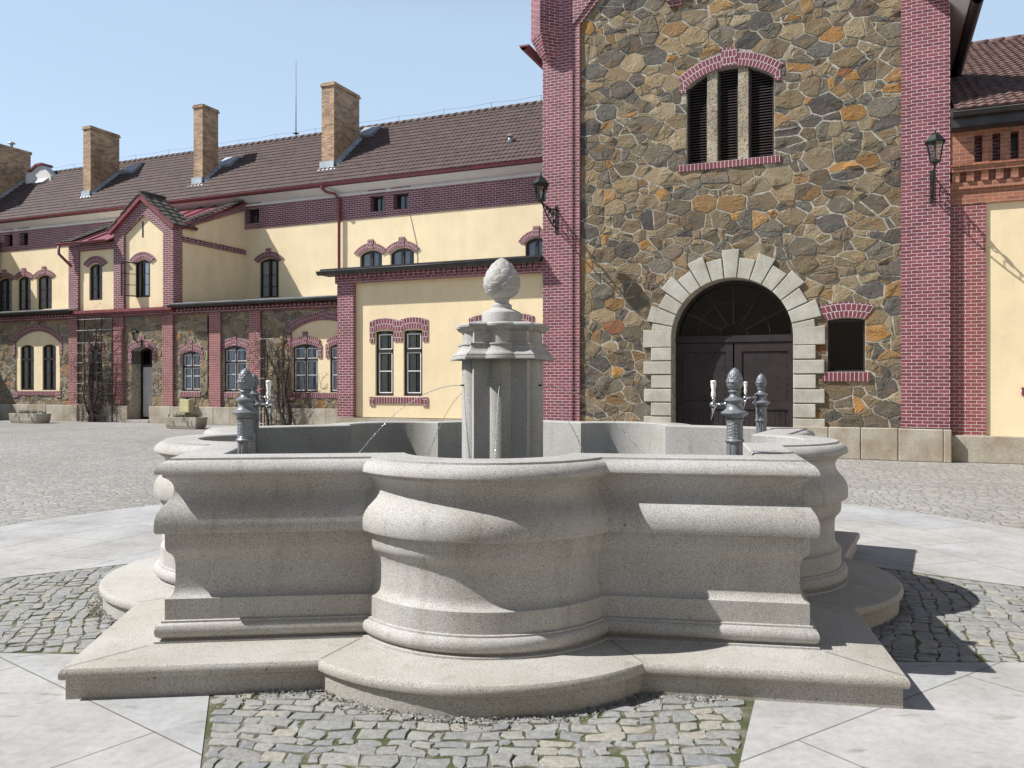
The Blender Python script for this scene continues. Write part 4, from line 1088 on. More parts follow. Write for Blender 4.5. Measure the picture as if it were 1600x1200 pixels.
# louvred window
mb = MB()
bays = [(wL, fs(1105, TS)), (fs(1121, TS), fs(1153.5, TS)), (fs(1169.5, TS), wR)]
r_ = ((wR - wL) ** 2 / 4 + (wzc - wzs) ** 2) / (2 * (wzc - wzs)); czz = wzc - r_; cw = (wL + wR) / 2
ztop_at = lambda s_: czz + math.sqrt(max(r_ * r_ - (s_ - cw) ** 2, 0))
for a, b in bays:
    z = wzb + .03; 
    while z < wzc:
        # clip the slat to the arch
        xa, xb = a, b
        while xa < xb and ztop_at(xa) < z + .03: xa += .02
        while xb > xa and ztop_at(xb) < z + .03: xb -= .02
        if xb - xa > .06: mb.add([(xa, TS + .16, z), (xb, TS + .16, z), (xb, TS + .25, z + .055), (xa, TS + .25, z + .055), (xa, TS + .16, z - .012), (xb, TS + .16, z - .012), (xb, TS + .25, z + .043), (xa, TS + .25, z + .043)],
                                 [(0, 1, 2, 3), (4, 7, 6, 5), (0, 4, 5, 1), (3, 2, 6, 7)])
        z += .062
    for x in (a, b - .045): mb.box(x, x + .045, TS + .14, TS + .27, wzb, ztop_at(x + .02) - .01)
lv = B.part('louvre', mb, 'louvre')
mb = MB(); mb.box(wL - .1, wR + .1, TS + .36, TS + .4, wzb - .1, wzc + .1); B.part('louvre_backing', mb, 'dark_backing', lv)
mb = MB()
for a, b in ((1105, 1121), (1153.5, 1169.5)): mb.box(fs(a, TS + .03), fs(b, TS + .03), TS + .03, TS + .3, wzb, ztop_at(fs((a + b) / 2, TS)) + .02)
B.part('window_post', mb, 'mullion', bevel=.01)
mb = MB(); arch_band(mb, wL, wR, wzs, wzc, .31, TS - .035, TS + .12, leg=(.145, .12, .10), key=.11, keyw=.33, n=26); 
B.part('window_arch', mb, 'soldier')
def sill(mb, a, b, T, z1, h, pr=.05, d=.12):     # soldier course, bricks on end
    mb.add([(x, y, z) for z in (z1 - h, z1) for y in (T - pr, T + d) for x in (a, b)],
           [(0, 2, 3, 1), (4, 5, 7, 6), (0, 1, 5, 4), (2, 6, 7, 3), (0, 4, 6, 2), (1, 3, 7, 5)],
           [[(a, 0), (a, .1), (b, .1), (b, 0)], [(a, .0), (b, .0), (b, .1), (a, .1)], [(a, .005), (b, .005), (b, .145), (a, .145)], [(a, 0)] * 4, [(0, .0), (.07, 0), (.07, .14), (0, .14)], [(0, .0), (.07, 0), (.07, .14), (0, .14)]])
mb = MB(); sill(mb, fs(1060, TS), fs(1220, TS), TS, wzb - .002, .155); B.part('window_sill', mb, 'soldier')
# small window right of the gate
mb = MB(); arch_band(mb, qL - .02, qR + .02, qzs + .01, qzc + .01, .33, TS - .03, TS + .12, flare=.05, n=8); B.part('window_lintel', mb, 'soldier')
mb = MB(); sill(mb, fs(1284.5, TS), fs(1360, TS), TS, qzb - .002, .20); B.part('window_sill', mb, 'soldier')
mb = MB(); y = TS + .09; mb.box(qL, qL + .035, y, y + .06, qzb, qzs).box(qR - .035, qR, y, y + .06, qzb, qzs).box(qL, qR, y, y + .06, qzb, qzb + .04).box(qL, qR, y, y + .06, qzs - .03, qzc)
fr = B.part('window', mb, 'frame'); mb = MB(); mb.box(qL + .035, qR - .035, y + .03, y + .034, qzb, qzc); B.part('pane', mb, 'glass_dark', fr)
mb = MB(); mb.box(qL - .2, qR + .2, y + .38, y + .42, qzb - .2, qzc + .2); B.part('dark_backing', mb, 'dark_backing', fr)
mb = MB(); kz = fz(1056, 11, TS); mb.box(fs(1043, TS), fs(1070, TS), TS - .12, TS + .1, kz + .12, kz + .6); mb.box(fs(1047, TS), fs(1066, TS), TS - .07, TS + .1, kz, kz + .12); B.part('upper_corbel', mb, 'brick')

# ------------------------------------------------------------------ right wing
TR_ = 19.27; s0 = sTR + .003; s1 = s0 + 14
B = Bld('right_wing', 'yellow wing with orange brick cornice beside the stone gatehouse', 'building', s0 + 5, TR_)
pz = .55; yT = fz(1560, 314, TR_); pR = fs(1540.5, TR_)
mb = MB(); mb.box(pR, s1, TR_ + .05, 24, pz, yT); B.part('plaster_wall', mb, 'plaster')
mb = MB(); mb.box(s0, pR, TR_, TR_ + .3, pz, yT - .02); B.part('brick_pier', mb, 'brick_red')
mb = MB(); zd0, zd1 = fz(1560, 262, TR_), fz(1560, 195, 19.1)
z_a = fz(1580, 302, TR_); z_b = fz(1560, 292, TR_); z_c = fz(1560, 281, TR_); z_d = fz(1560, 265, TR_); z_e = fz(1560, 257, TR_)
zs0, zs1 = fz(1557, 255, 19.15), fz(1557, 208, 19.15); ztp = fz(1557, 170, 19.15)
mb.box(s0, s1, TR_ - .02, TR_ + .4, yT - .02, z_a).box(s0, s1, TR_ + .0, TR_ + .4, z_a, z_b).box(s0, s1, TR_ - .05, TR_ + .4, z_b, z_c)
s = s0 + .04
while s < s1: mb.box(s, s + .13, TR_ - .09, TR_ + .1, z_c + .003, z_d); s += .26
mb.box(s0, s1, TR_ + .02, TR_ + .4, z_c, z_d).box(s0, s1, TR_ - .13, TR_ + .4, z_d, z_e)
s = s0
while s < s1: mb.add([(s, TR_ - .17, z_e + .0), (s + .23, TR_ - .17, z_e + .0), (s + .23, TR_ - .17, z_e + .05), (s, TR_ - .17, z_e + .035), (s, TR_, z_e), (s + .23, TR_, z_e), (s + .23, TR_, z_e + .055), (s, TR_, z_e + .04)], [(0, 1, 2, 3), (3, 2, 6, 7), (0, 4, 5, 1), (1, 5, 6, 2), (0, 3, 7, 4)]); s += .235
B.part('cornice', mb, 'brick_orange')
mb = MB(); slots = []; w_s = fs(1535, 19.15) - fs(1522.5, 19.15); st = fs(1522.5, 19.15); pitch = fs(1550.5, 19.15) - st; holes = []
while st < s1 - .5: holes.append([(st, zs0), (st + w_s, zs0), (st + w_s, zs1), (st, zs1)]); st += pitch
mb.wall([(s0, z_e + .06), (s1, z_e + .06), (s1, ztp), (s0, ztp)], holes, 19.15, .22); B.part('slotted_parapet', mb, 'brick_orange')
mb = MB(); mb.box(s0, s1, 19.42, 19.6, z_e, ztp); B.part('inner_brick_wall', mb, 'brick')
mb = MB(); x0 = holes[2][0][0]; mb.box(x0 - .05, x0 + .9, 19.405, 19.42, zs0 + .28, zs1 + .05); B.part('window', mb, 'frame')
mb = MB(); fz1, fz0 = fz(1570, 166, 18.75), fz(1570, 190, 18.8)
mb.box(s0 + .0, s1, 18.85, 18.9, fz0, fz1).box(s0, s1, 18.9, 19.5, fz0 - .015, fz0 + .02); gutter(mb, s0 + .02, s1, 18.76, fz1 - .02, .085); B.part('gutter', mb, 'gutter_dark')
mb = MB(); ez = fz1 + .03; m_r = .50; rT = 27.5
slope_slab(mb, s0, s1, 18.82, ez, rT, ez + (rT - 18.82) * m_r); B.part('roof_deck', mb, 'gutter_dark')
mb = MB(); tiles(mb, s0 + .05, s1, 18.72, ez - .0, rT, ez + (rT - 18.72) * m_r, per=.185, row=.30, amp=.026, lift=.028); B.part('roof', mb, 'roof_red')
zr = ez + (rT - 18.8) * m_r; mb = MB(); s = s0
while s < s1: mb.tube([(s, rT, zr + .02), (s + .44, rT, zr + .035)], .12, 8); s += .4
B.part('ridge_tiles', mb, 'roof_red')
mb = MB(); mb.tube([(s0 + .1 + i * .8, rT, zr + .14 - .03 * math.sin(i % 3 / 3 * math.pi)) for i in range(14)], .008, 4)
for i in range(4): mb.tube([(s0 + .9 + i * 2.4, rT, zr), (s0 + .9 + i * 2.4, rT, zr + .15)], .008, 4)
B.part('lightning_conductor', mb, 'gutter_dark')
mb = MB(); a = s0 + .02
blocks(mb, a, s1, TR_ - .09, TR_ + .3, 0, pz, (2.0, 1.7, 1.9)); B.part('plinth', mb, 'plinth', bevel=.015)
mb = MB(); sill(mb, fs(1596.5, TR_), fs(1596.5, TR_) + 1.3, TR_ + .05, fz(1598, 605, TR_), .16, pr=.07); B.part('window_sill', mb, 'soldier')
wl_ = fs(1601, TR_)

# ------------------------------------------------------------------ annex
TA = 19.25; aL = fs(527, TP)
B = Bld('yellow_annex', 'low yellow flat-roofed annex with a brick corner pier joined to the gatehouse', 'building', (aL + sTL) / 2, TA)
z0 = .70; gz = fz(848, 404, 18.85); fz1_ = fz(848, 425, 19.1); fz0_ = fz(848, 408, 19.1)
zc_ = fz(600, 517, TA); zb_w = fz(600, 618.5, TA)
wins = [(586.5, 615), (630.5, 660)]
d_ = fs(733, TA) - fs(578, TA)
W_ = [(fs(a, TA), fs(b, TA)) for a, b in wins]; W_ += [(a + d_, b + d_) for a, b in W_]
mb = MB(); mb.wall([(aL + .35, z0), (sTL, z0), (sTL, fz1_), (aL + .35, fz1_)], [arch(a, b, zb_w, zc_ - .02, zc_, 6) for a, b in W_], TA, .4); B.part('plaster_wall', mb, 'plaster')
mb = MB(); pR_ = fs(552, TP); mb.box(aL, pR_, TP, TP + .5, z0 - .02, fz1_ + .02); mb.box(aL, aL + .3, TP + .5, 25.4, z0, fz1_); B.part('brick_pier', mb, 'brick')
mb = MB(); mb.box(aL - .05, sTL, 19.08, 25.5, fz1_ + .0, fz0_); s = aL
while s < sTL - .1: mb.box(s, s + .12, 19.02, 19.09, fz1_ + .1, fz0_); s += .15
B.part('frieze', mb, 'brick')
mb = MB(); gutter(mb, aL - .5, sTL - .003, 18.93, gz + .03, .10); mb.box(aL - .48, sTL - .003, 19.0, 19.4, gz - .05, gz - .02); mb.box(aL - .48, sTL - .003, 18.98, 19.02, gz - .05, gz + .1); B.part('gutter', mb, 'gutter_dark')
mb = MB(); slope_slab(mb, aL - .48, sTL - .003, 19.0, gz + .12, 29.6, gz + .65, .1); B.part('roof', mb, 'gutter_dark')
mb = MB(); mb.box(aL - .06, sTL, 19.07, 19.6, 0, z0 - .02); B.part('plinth', mb, 'plinth')
for (a, b), mid_ in zip(W_, (0, 1, 2, 3)):
    window(B, TA, a, b, zb_w, zc_ - .02, zc_, mull=0, bars=(zb_w + (zc_ - zb_w) * .38,), transom=zb_w + (zc_ - zb_w) * .69, rec=.06, fwid=.075, bar='frame_white')
for i in (0, 2):
    a0_, b1_ = W_[i][0], W_[i + 1][1]; mb = MB(); th = .30; gap = (W_[i][1], W_[i + 1][0])
    for a, b in (W_[i], W_[i + 1]): arch_band(mb, a - .02, b + .02, zc_ - .0, zc_ + .045, th, TA - .025, TA + .05, n=6)
    zl = zc_ - .31
    mb.box(a0_ - .17, a0_ - .02, TA - .026, TA + .05, zl, zc_ + th - .03); mb.box(b1_ + .02, b1_ + .17, TA - .026, TA + .05, zl, zc_ + th - .03); mb.box(gap[0] + .02, gap[1] - .02, TA - .026, TA + .05, zl + .02, zc_ + th - .03)
    B.part('window_lintel', mb, 'soldier')
    mb = MB(); zs_ = zb_w - .03; sill(mb, a0_ - .02, b1_ + .02, TA, zs_, .17, pr=.03); mb.box(a0_ - .17, a0_ - .02, TA - .031, TA + .05, zs_ - .24, zs_); mb.box(b1_ + .02, b1_ + .17, TA - .031, TA + .05, zs_ - .24, zs_)
    B.part('window_sill', mb, 'soldier')
# ------------------------------------------------------------------ stone ground-floor wing
TW, TWP = 25.62, 25.5
wl0 = fs(-260, TW); wl1 = aL + .05
B = Bld('stone_wing', 'long low field stone wing with brick piers under the yellow main building', 'building', (wl0 + wl1) / 2, TW)
zp = .69; zfz = fz(268, 492, TW); zft = fz(268, 483, TWP)
pan = []        # infill panels: (outline, windows)
pL = (fs(24.5, TW), fs(93.5, TW)); pLz = (fz(58, 611, TW), fz(30, 536, TW), fz(58, 517.5, TW))
pR2 = (fs(455, TW), fs(455, TW) + (fs(552, TW) - fs(457, TW)) + .15); pRz = (fz(475, 613.5, TW), fz(455, 519, TW), fz(505, 500, TW))
wd = [dict(u=(139.5, 160), y=(596, 545, 541.5), mull=1, bars=2, bar='frame'),
      dict(u=(283.5, 312.5), y=(611, 553, 549), mull=1, bars=1, tr=573, bar='frame_white', key=.14, th=.30),
      dict(u=(349, 385), y=(612, 545.5, 540.5), mull=1, bars=1, tr=566, bar='frame_white', key=.14, th=.32)]
dr = (fs(206, TW), fs(238.5, TW)); drz = (fz(222, 548, TW), fz(222, 541.5, TW))
holes = []
for w in wd:
    w['s'] = (fs(w['u'][0], TW), fs(w['u'][1], TW)); um = sum(w['u']) / 2
    w['z'] = [fz(um, y, TW) for y in w['y']]; holes.append(arch(w['s'][0], w['s'][1], *w['z'], 8))
holes.append(arch(pL[0], pL[1], *pLz, 12)); holes.append(arch(pR2[0], pR2[1], *pRz, 12))
mb = MB()
mb.wall([(wl0, zp - .02), (dr[0], zp - .02)] + arch(dr[0], dr[1], zp, *drz, 8)[2:][::-1] + [(dr[1], zp - .02), (wl1, zp - .02), (wl1, zfz + .03), (wl0, zfz + .03)], holes, TW, .5)
B.part('mortar_wall', mb, 'mortar')
hl = [('r', w['s'][0], w['s'][1], w['z'][0] - .1, w['z'][2] + .1) for w in wd] + [('r', pL[0], pL[1], pLz[0] - .1, pLz[1] + .1), ('c', (pL[0] + pL[1]) / 2, pLz[1] - 1.0, 1.75, pLz[1]), ('r', pR2[0], pR2[1], pRz[0] - .1, pRz[1] + .1), ('c', (pR2[0] + pR2[1]) / 2, pRz[1] - 1.0, 1.75, pRz[1]), ('r', dr[0], dr[1], 0, drz[1] + .1)]
mb = rubble(fs(-40, TW), wl1, .66, zfz + .02, TW + .012, hl, 5, .10, .28, .68, .015, .032)
B.part('stone_masonry', mb, 'stones_wing')
for w in wd:
    a, b = w['s']; zb, zs, zc = w['z']; um = sum(w['u']) / 2
    bars = [zb + (zc - zb) * k for k in ((.38,) if w['bars'] == 1 else (.33, .66))]
    window(B, TW, a, b, zb, zs, zc, bars=bars, transom=fz(um, w['tr'], TW) if w.get('tr') else None, rec=.10, fwid=.07, bar=w['bar'])
    mb = MB(); arch_band(mb, a - .02, b + .02, zs, zc + .01, w.get('th', .26), TW - .03, TW + .08, leg=(.16, .42 if w.get('key') else .3, .12), key=w.get('key', .1), keyw=.24, n=14); B.part('window_arch', mb, 'soldier')
    mb = MB(); sill(mb, a - .05, b + .05, TW, zb - .03, .2, pr=.04); B.part('window_sill', mb, 'soldier')
for (a, b), (zb, zs, zc), L_ in ((pL, pLz, [(31, 52, 609.5, 543, 539), (65.5, 86.5, 609, 542.5, 538.5)]), (pR2, pRz, [(457, 496, 613, 543, 538), (515, 554, 613, 543, 538)])):
    Ls = []
    for (u0, u1, yb, ys, yc) in L_:
        um = (u0 + u1) / 2; Ls.append((fs(u0, TW), fs(u1, TW), fz(L_[0][0] + 10, L_[0][2], TW), fz(L_[0][0] + 10, L_[0][3], TW), fz(L_[0][0] + 10, L_[0][4], TW)))
    mb = MB(); mb.wall(arch(a, b, zb, zs, zc, 12), [arch(*l, 8) for l in Ls], TW + .03, .3); B.part('plaster_infill', mb, 'plaster')
    right = a > -25
    for l in Ls:
        bz = [l[2] + (l[4] - l[2]) * k for k in (.36,)]; window(B, TW + .03, *l, bars=bz, transom=l[2] + (l[4] - l[2]) * .68, rec=.05, fwid=.07, bar='frame_white' if right else 'frame')
        if right:
            mb = MB(); arch_band(mb, l[0] - .02, l[1] + .02, l[3], l[4] + .01, .28, TW - .012, TW + .06, leg=(.16, .4, .1), key=.18 if l is Ls[0] else 0, keyw=.2, n=12); B.part('window_arch', mb, 'soldier')
    mb = MB(); arch_band(mb, a - .0, b + .0, zs, zc + .0, .30, TW - .035, TW + .1, leg=(.16, .55, .10), key=.12, keyw=.3, n=26); B.part('relieving_arch', mb, 'soldier')
    mb = MB(); sill(mb, a - .1, b + .1, TW, zb + .0, .19, pr=.05); mb.box(a - .12, a + .2, TW - .055, TW + .05, zb - .28, zb - .0); mb.box(b - .2, b + .12, TW - .055, TW + .05, zb - .28, zb); B.part('window_sill', mb, 'soldier')
# door
a, b = dr
mb = MB(); arch_band(mb, a, b, drz[0], drz[1], .32, TW - .03, TW + .5, leg=(.19, .55, .12), key=.14, keyw=.28, n=14); B.part('door_arch', mb, 'soldier')
mb = MB(); y = TW + .46; zt = fz(222, 571, TW); L_ = arch(a, b, .12, drz[0], drz[1], 8); I_ = arch(a + .09, b - .09, .2, drz[0] - .02, drz[1] - .09, 8)
mb.loft([[(p[0], y + .1, p[1]) for p in L_], [(p[0], y, p[1]) for p in L_], [(p[0], y, p[1]) for p in I_], [(p[0], y + .1, p[1]) for p in I_]], flip=True)
mb.box(a + .09, b - .09, y - .01, y + .08, zt - .05, zt + .05); mb.box((a + b) / 2 - .02, (a + b) / 2 + .02, y, y + .06, zt, drz[1] - .08)
mb.box((a + b) / 2 + .28, b - .09, y + .02, y + .06, .2, zt - .05)
door = B.part('door', mb, 'door')
mb = MB(); mb.box(a + .12, (a + b) / 2 + .26, y + .02, y + .07, .22, zt - .06); B.part('door_leaf', mb, 'door_white', door)
mb = MB(); mb.tube([((a + b) / 2 + .15, y - .02, 1.3), ((a + b) / 2 + .15, y - .02, 1.2)], .015, 6); B.part('door_handle', mb, 'iron', door)
mb = MB(); mb.box(a + .05, b - .05, y + .05, y + .054, zt, drz[1] - .06); B.part('pane', mb, 'glass', door)
mb = MB(); mb.box(a - .1, b + .1, y + .25, y + .28, .1, drz[1] + .1); B.part('dark_backing', mb, 'dark_backing', door)
mb = MB(); mb.box(a - .02, b + .02, TW - .25, TW + .6, 0, .12); B.part('doorstep', mb, 'granite_step', bevel=.01)
# piers
mb = MB()
for u0, u1 in ((107, 120.5), (176, 192), (253.5, 269.5), (326.5, 344), (389, 406.5)): 
    mb.box(fs(u0, TWP), fs(u1, TWP), TWP, TWP + .25, zp, zfz + .02)
    B.part('brick_pier', mb, 'brick_red'); mb = MB()
mb.box(wl0, wl1, TWP - .03, TWP + .4, zfz, zft); s = wl0
while s < wl1 - .1: mb.box(s, s + .12, TWP - .10, TWP - .03, zfz + .09, zft); s += .2
B.part('frieze', mb, 'brick_far')
mb = MB(); s = wl0
for a_, b_ in ((wl0, dr[0] - .02), (dr[1] + .02, wl1)): blocks(mb, a_, b_, 25.40, 26.12, 0, zp - .005, (1.15, .95, 1.3, .85, 1.1))
B.part('plinth', mb, 'plinth', bevel=.015)
gz = fz(268, 477, 25.05); bl, br = fs(107, 25.05), fs(262, 25.05)
mb = MB(); gutter(mb, wl0, bl, 25.08, gz, .09); gutter(mb, br, wl1 + .0, 25.08, gz, .09); mb.box(wl0, bl, 25.14, 25.55, gz - .08, gz - .05); mb.box(br, wl1, 25.14, 25.55, gz - .08, gz - .05); mb.box(wl0, bl, 25.14, 25.18, gz - .05, gz + .06).box(br, wl1, 25.14, 25.18, gz - .05, gz + .06); B.part('gutter', mb, 'gutter_dark')
mb = MB(); mb.box(bl, br, 25.22, 25.5, gz - .14, gz - .02); mb.box(bl, br, 25.3, 25.5, gz - .22, gz - .14); B.part('ledge', mb, 'gutter_red')
mb = MB(); slope_slab(mb, wl0, bl, 25.16, gz + .09, 29.7, gz + .65, .08); slope_slab(mb, br, wl1, 25.16, gz + .09, 29.7, gz + .65, .08)
s = br + .3
B.part('roof', mb, 'zinc')

# ------------------------------------------------------------------ main building
TM = 29.75; ml0 = fs(-260, TM); ml1 = sTL + 3
B = Bld('main_building', 'long yellow main building with purple brick attic band and brown tiled roof', 'building', (ml0 + ml1) / 2, TM)
zb0 = fz(384, 359, TM); zb1 = fz(500, 309, TM)
att = [(-6, 8), (8, 20.5), (31, 44.5), (385, 405.5), (579, 600), (615.5, 639)]
aw = []
for u0, u1 in att[1:]:
    w_ = .62 if False else fs(u1, TM) - fs(u0, TM); aw.append((fs(u0, TM), fs(u1, TM)))
az0, az1 = fz(627, 326.5, TM), fz(627, 302, TM)
mb = MB(); mb.wall([(ml0, zb0), (ml1, zb0), (ml1, zb1 + .1), (ml0, zb1 + .1)], [[(a, az0), (b, az0), (b, az1), (a, az1)] for a, b in aw], TM - .03, .5); B.part('attic_band', mb, 'brick_far')
up = [(-3, 18.5, 1), (27, 48, 1), (57.5, 81, 1), (405, 435.5, 1), (562.5, 597, 2), (610, 647, 2), (821, 856, 2)]
uw = []
for u0, u1, ty in up:
    a, b = fs(u0, TM), fs(u1, TM); um = (u0 + u1) / 2
    if ty == 1: zc, zs, zb = fz(420, 403.5, TM), fz(420, 409, TM), fz(420, 465, TM)
    else: zc, zs, zb = fz(629, 387, TM), fz(629, 394.5, TM), fz(629, 387, TM) - 2.1
    uw.append((a, b, zb, zs, zc, ty))
mb = MB(); mb.wall([(ml0, 4.2), (ml1, 4.2), (ml1, zb0), (ml0, zb0)], [arch(a, b, zb, zs, zc, 8) for a, b, zb, zs, zc, t in uw], TM, .5); B.part('plaster_wall', mb, 'plaster')
for a, b, zb, zs, zc, ty in uw:
    window(B, TM, a, b, zb, zs, zc, bars=[zb + (zs - zb) * k for k in (.31, .64)], rec=.10, fwid=.07 if ty == 1 else .085, bar='frame' if ty == 2 else 'frame')
    mb = MB(); arch_band(mb, a - .03, b + .03, zs - .02, zc + .02, .27, TM - .05, TM + .06, key=.15, keyw=.26, n=12, flare=.09); B.part('window_arch', mb, 'soldier')
for a, b in aw:
    mb = MB(); y = TM + .25; mb.box(a, a + .06, y, y + .06, az0, az1).box(b - .06, b, y, y + .06, az0, az1).box(a, b, y, y + .06, az0, az0 + .06).box(a, b, y, y + .06, az1 - .06, az1).box((a + b) / 2 + .0, (a + b) / 2 + .05, y, y + .06, az0, az1)
    fr = B.part('attic_window', mb, 'frame'); mb = MB(); mb.box(a, b, y + .03, y + .034, az0, az1); B.part('pane', mb, 'glass', fr); mb = MB(); mb.box(a - .1, b + .1, y + .2, y + .23, az0 - .1, az1 + .1); B.part('dark_backing', mb, 'dark_backing', fr)
    mb = MB(); mb.add([(x, TM - .045, z) for z in (az1 + .02, az1 + .30) for x in (a - .12, b + .12)], [(0, 1, 3, 2)], [[(0, 0), (b - a + .24, 0), (b - a + .24, .28), (0, .28)]]); B.part('window_lintel', mb, 'soldier')
TE = 29.15; zE_ = fz(500, 288, TE)
mb = MB(); mb.add([(s_, T, z) for (T, z) in ((TM - .02, zb1), (TE + .55, zb1 + .10), (TE + .1, zE_ - .12), (TE + .06, zE_ - .02)) for s_ in (ml0, ml1)], [(0, 2, 3, 1), (2, 4, 5, 3), (4, 6, 7, 5)]); mb.box(ml0, ml1, TM - .1, TM - .02, zb1 - .06, zb1 + .02); B.part('cove', mb, 'fill')
mb = MB(); gutter(mb, ml0, ml1, TE, zE_, .1); B.part('gutter', mb, 'gutter_red')
TRi = 33.2; zRi = fz(848, 161, TRi); m_ = (zRi - zE_ - .03) / (TRi - TE)
mb = MB(); slope_slab(mb, ml0, ml1, TE + .05, zE_ - .02, TRi, zRi - .07, .1); slope_slab(mb, ml0, ml1, TRi, zRi - .07, TRi + 4, zRi - 3, .1); B.part('roof_deck', mb, 'gutter_dark')
mb = MB(); tiles(mb, ml0, ml1, TE - .02, zE_ + .03, TRi, zRi, per=.215, row=.345, amp=.03, lift=.035); roof = B.part('roof', mb, 'roof')
mb = MB(); s = ml0
while s < ml1: mb.tube([(s, TRi, zRi - .01), (s + .42, TRi, zRi + .01)], .13, 8); s += .38
B.part('ridge_tiles', mb, 'roof', roof)
def roofhit(u, v):
    k = (u - CX) / FPX; g = FC + k * FS; cs_ = (k * FC - FS) / g; yy = FC - cs_ * FS; q = (CY - v) / FPX * yy
    return (CH - zE_ + m_ * TE) / (m_ - q)
def Tof(s, u): 
    k = (u - CX) / FPX; return s * (FC + k * FS) / (k * FC - FS)
for (xl, xr, xb, yb, yt) in ((130, 141.5, 186.5, 307, 196), (302.5, 316.5, 341, 287, 162), (502.5, 522, 561.5, 262, 127)):
    T0 = roofhit(xr, yb); sR_ = fs(xr, T0); sL_ = fs(xl, T0); T1 = Tof(sR_, xb); zt = fz(xr, yt, T0); zb = zE_ + m_ * (T0 - TE)
    mb = MB(); mb.box(sL_, sR_, T0, T1, zb - .6, zt - .16); ch = B.part('chimney', mb, 'brick_chimney', roof)
    mb = MB(); mb.box(sL_ - .05, sR_ + .05, T0 - .05, T1 + .05, zt - .16, zt - .08).box(sL_ - .02, sR_ + .02, T0 - .02, T1 + .02, zt - .08, zt); B.part('chimney_cap', mb, 'brick_far' if False else 'brick_chimney', roof)
    mb = MB(); mb.box(sL_ - .04, sR_ + .04, T0 - .10, T0 - .004, zb - .25, zb + .30)
    mb.add([(sR_ + .005, T0, zb - .1), (sR_ + .005, T1, zb - .1 + m_ * (T1 - T0)), (sR_ + .005, T1, zb + .22 + m_ * (T1 - T0)), (sR_ + .005, T0, zb + .22), (sR_ + .2, T0 - .05, zb + .04), (sR_ + .2, T1, zb + .06 + m_ * (T1 - T0))], [(0, 1, 2, 3), (3, 2, 5, 4)])
    mb.add([(sL_ - .2, T0 - .22, zb - .12), (sR_ + .2, T0 - .22, zb - .12), (sR_ + .02, T0 - .0, zb + .10), (sL_ - .02, T0 - .0, zb + .10)], [(0, 1, 2, 3)])
    B.part('flashing', mb, 'zinc', roof)
T1 = roofhit(48, 278); sR_ = fs(48, T1); zt = fz(48, 238, T1); T0 = T1 - 4.6
mb = MB(); mb.box(sR_ - 1.1, sR_, T0, T1, zE_ - 1, zt - .15); B.part('chimney', mb, 'brick_chimney', roof); mb = MB(); mb.box(sR_ - 1.15, sR_ + .05, T0 - .05, T1 + .05, zt - .15, zt); B.part('chimney_cap', mb, 'brick_chimney', roof)
mb = MB(); mb.tube([(sR_ - .5, T1 - .8, zt), (sR_ - .5, T1 - .8, zt + .32)], .08, 10); mb.lathe([(.2, zt + .34), (.17, zt + .40), (.02, zt + .46)], sR_ - .5, T1 - .8, 12); B.part('flue_cowl', mb, 'zinc', roof)
mb = MB(); mb.add([(sR_ + .005, T0, zE_ + m_ * (T0 - TE) - .1), (sR_ + .005, T1, zE_ + m_ * (T1 - TE) - .1), (sR_ + .005, T1, zE_ + m_ * (T1 - TE) + .2), (sR_ + .005, T0, zE_ + m_ * (T0 - TE) + .2), (sR_ + .2, T0, zE_ + m_ * (T0 - TE) + .06), (sR_ + .2, T1, zE_ + m_ * (T1 - TE) + .06)], [(0, 1, 2, 3), (3, 2, 5, 4)]); B.part('flashing', mb, 'zinc', roof)
for u, v in ((61, 284), (199, 268), (351, 257), (572, 210)):
    T0 = roofhit(u - 2, v + 6); s_ = fs(u, T0); w = .42; n_ = Vector((0, -m_, 1)).normalized()
    mb = MB(); L1 = .62
    P = [Vector((s_ + dx, T0 + dt, zE_ + m_ * (T0 + dt - TE))) + Vector((0, n_.y, n_.z)) * .05 for dx, dt in ((-w, 0), (w, 0), (w, L1), (-w, L1))]
    Q = [p + Vector((0, n_.y, n_.z)) * .13 for p in P]; I2 = [Q[0].lerp(Q[2], .1), Q[1].lerp(Q[3], .1), Q[2].lerp(Q[0], .1), Q[3].lerp(Q[1], .1)]
    mb.loft([P, Q, I2]); fr = B.part('skylight', mb, 'zinc', roof)
    mb = MB(); mb.add(I2, [(0, 1, 2, 3)]); B.part('skylight_pane', mb, 'zinc', roof)
mb = MB(); T0 = roofhit(797, 225); s_ = fs(797, T0); z_ = zE_ + m_ * (T0 - TE); mb.tube([(s_, T0, z_), (s_, T0, z_ + .3)], .09, 10); mb.lathe([(.15, z_ + .3), (.02, z_ + .4)], s_, T0, 10); B.part('roof_vent', mb, 'zinc', roof)
mb = MB()
px = lambda u, v, T: (fs(u, T), fz(u, v, T))
mb.poly_extrude([px(40, 300, 32.4), px(80, 290, 32.4), px(79, 274, 32.4), px(66, 258, 32.4), px(58, 260, 32.4), px(40, 273, 32.4)], 32.4, 32.9); B.part('parapet_gable', mb, 'white_plaster')
mb = MB(); a, b, c = px(66, 256, 32.35), px(57, 258, 32.35), px(46, 268, 32.35); mb.bar((a[0], 32.65, a[1]), (b[0], 32.65, b[1]), .75, .12); mb.bar((b[0], 32.65, b[1]), (c[0], 32.65, c[1]), .75, .12); B.part('parapet_coping', mb, 'gutter_red')
sr = fs(462.5, TRi); mb = MB(); zr0 = fz(462.5, 211, TRi); zr1 = fz(462.5, 95, TRi); mb.tube([(sr, TRi, zr0 - .4), (sr, TRi, zr0 + .9), (sr, TRi, zr1)], [.03, .022, .010], 6); mb.lathe([(.03, zr0 + .03), (.16, zr0 + .08), (.03, zr0 + .12)], sr, TRi, 10); B.part('lightning_rod', mb, 'gutter_dark', roof)
mb = MB(); pts = []
s = ml0 + 2; i = 0
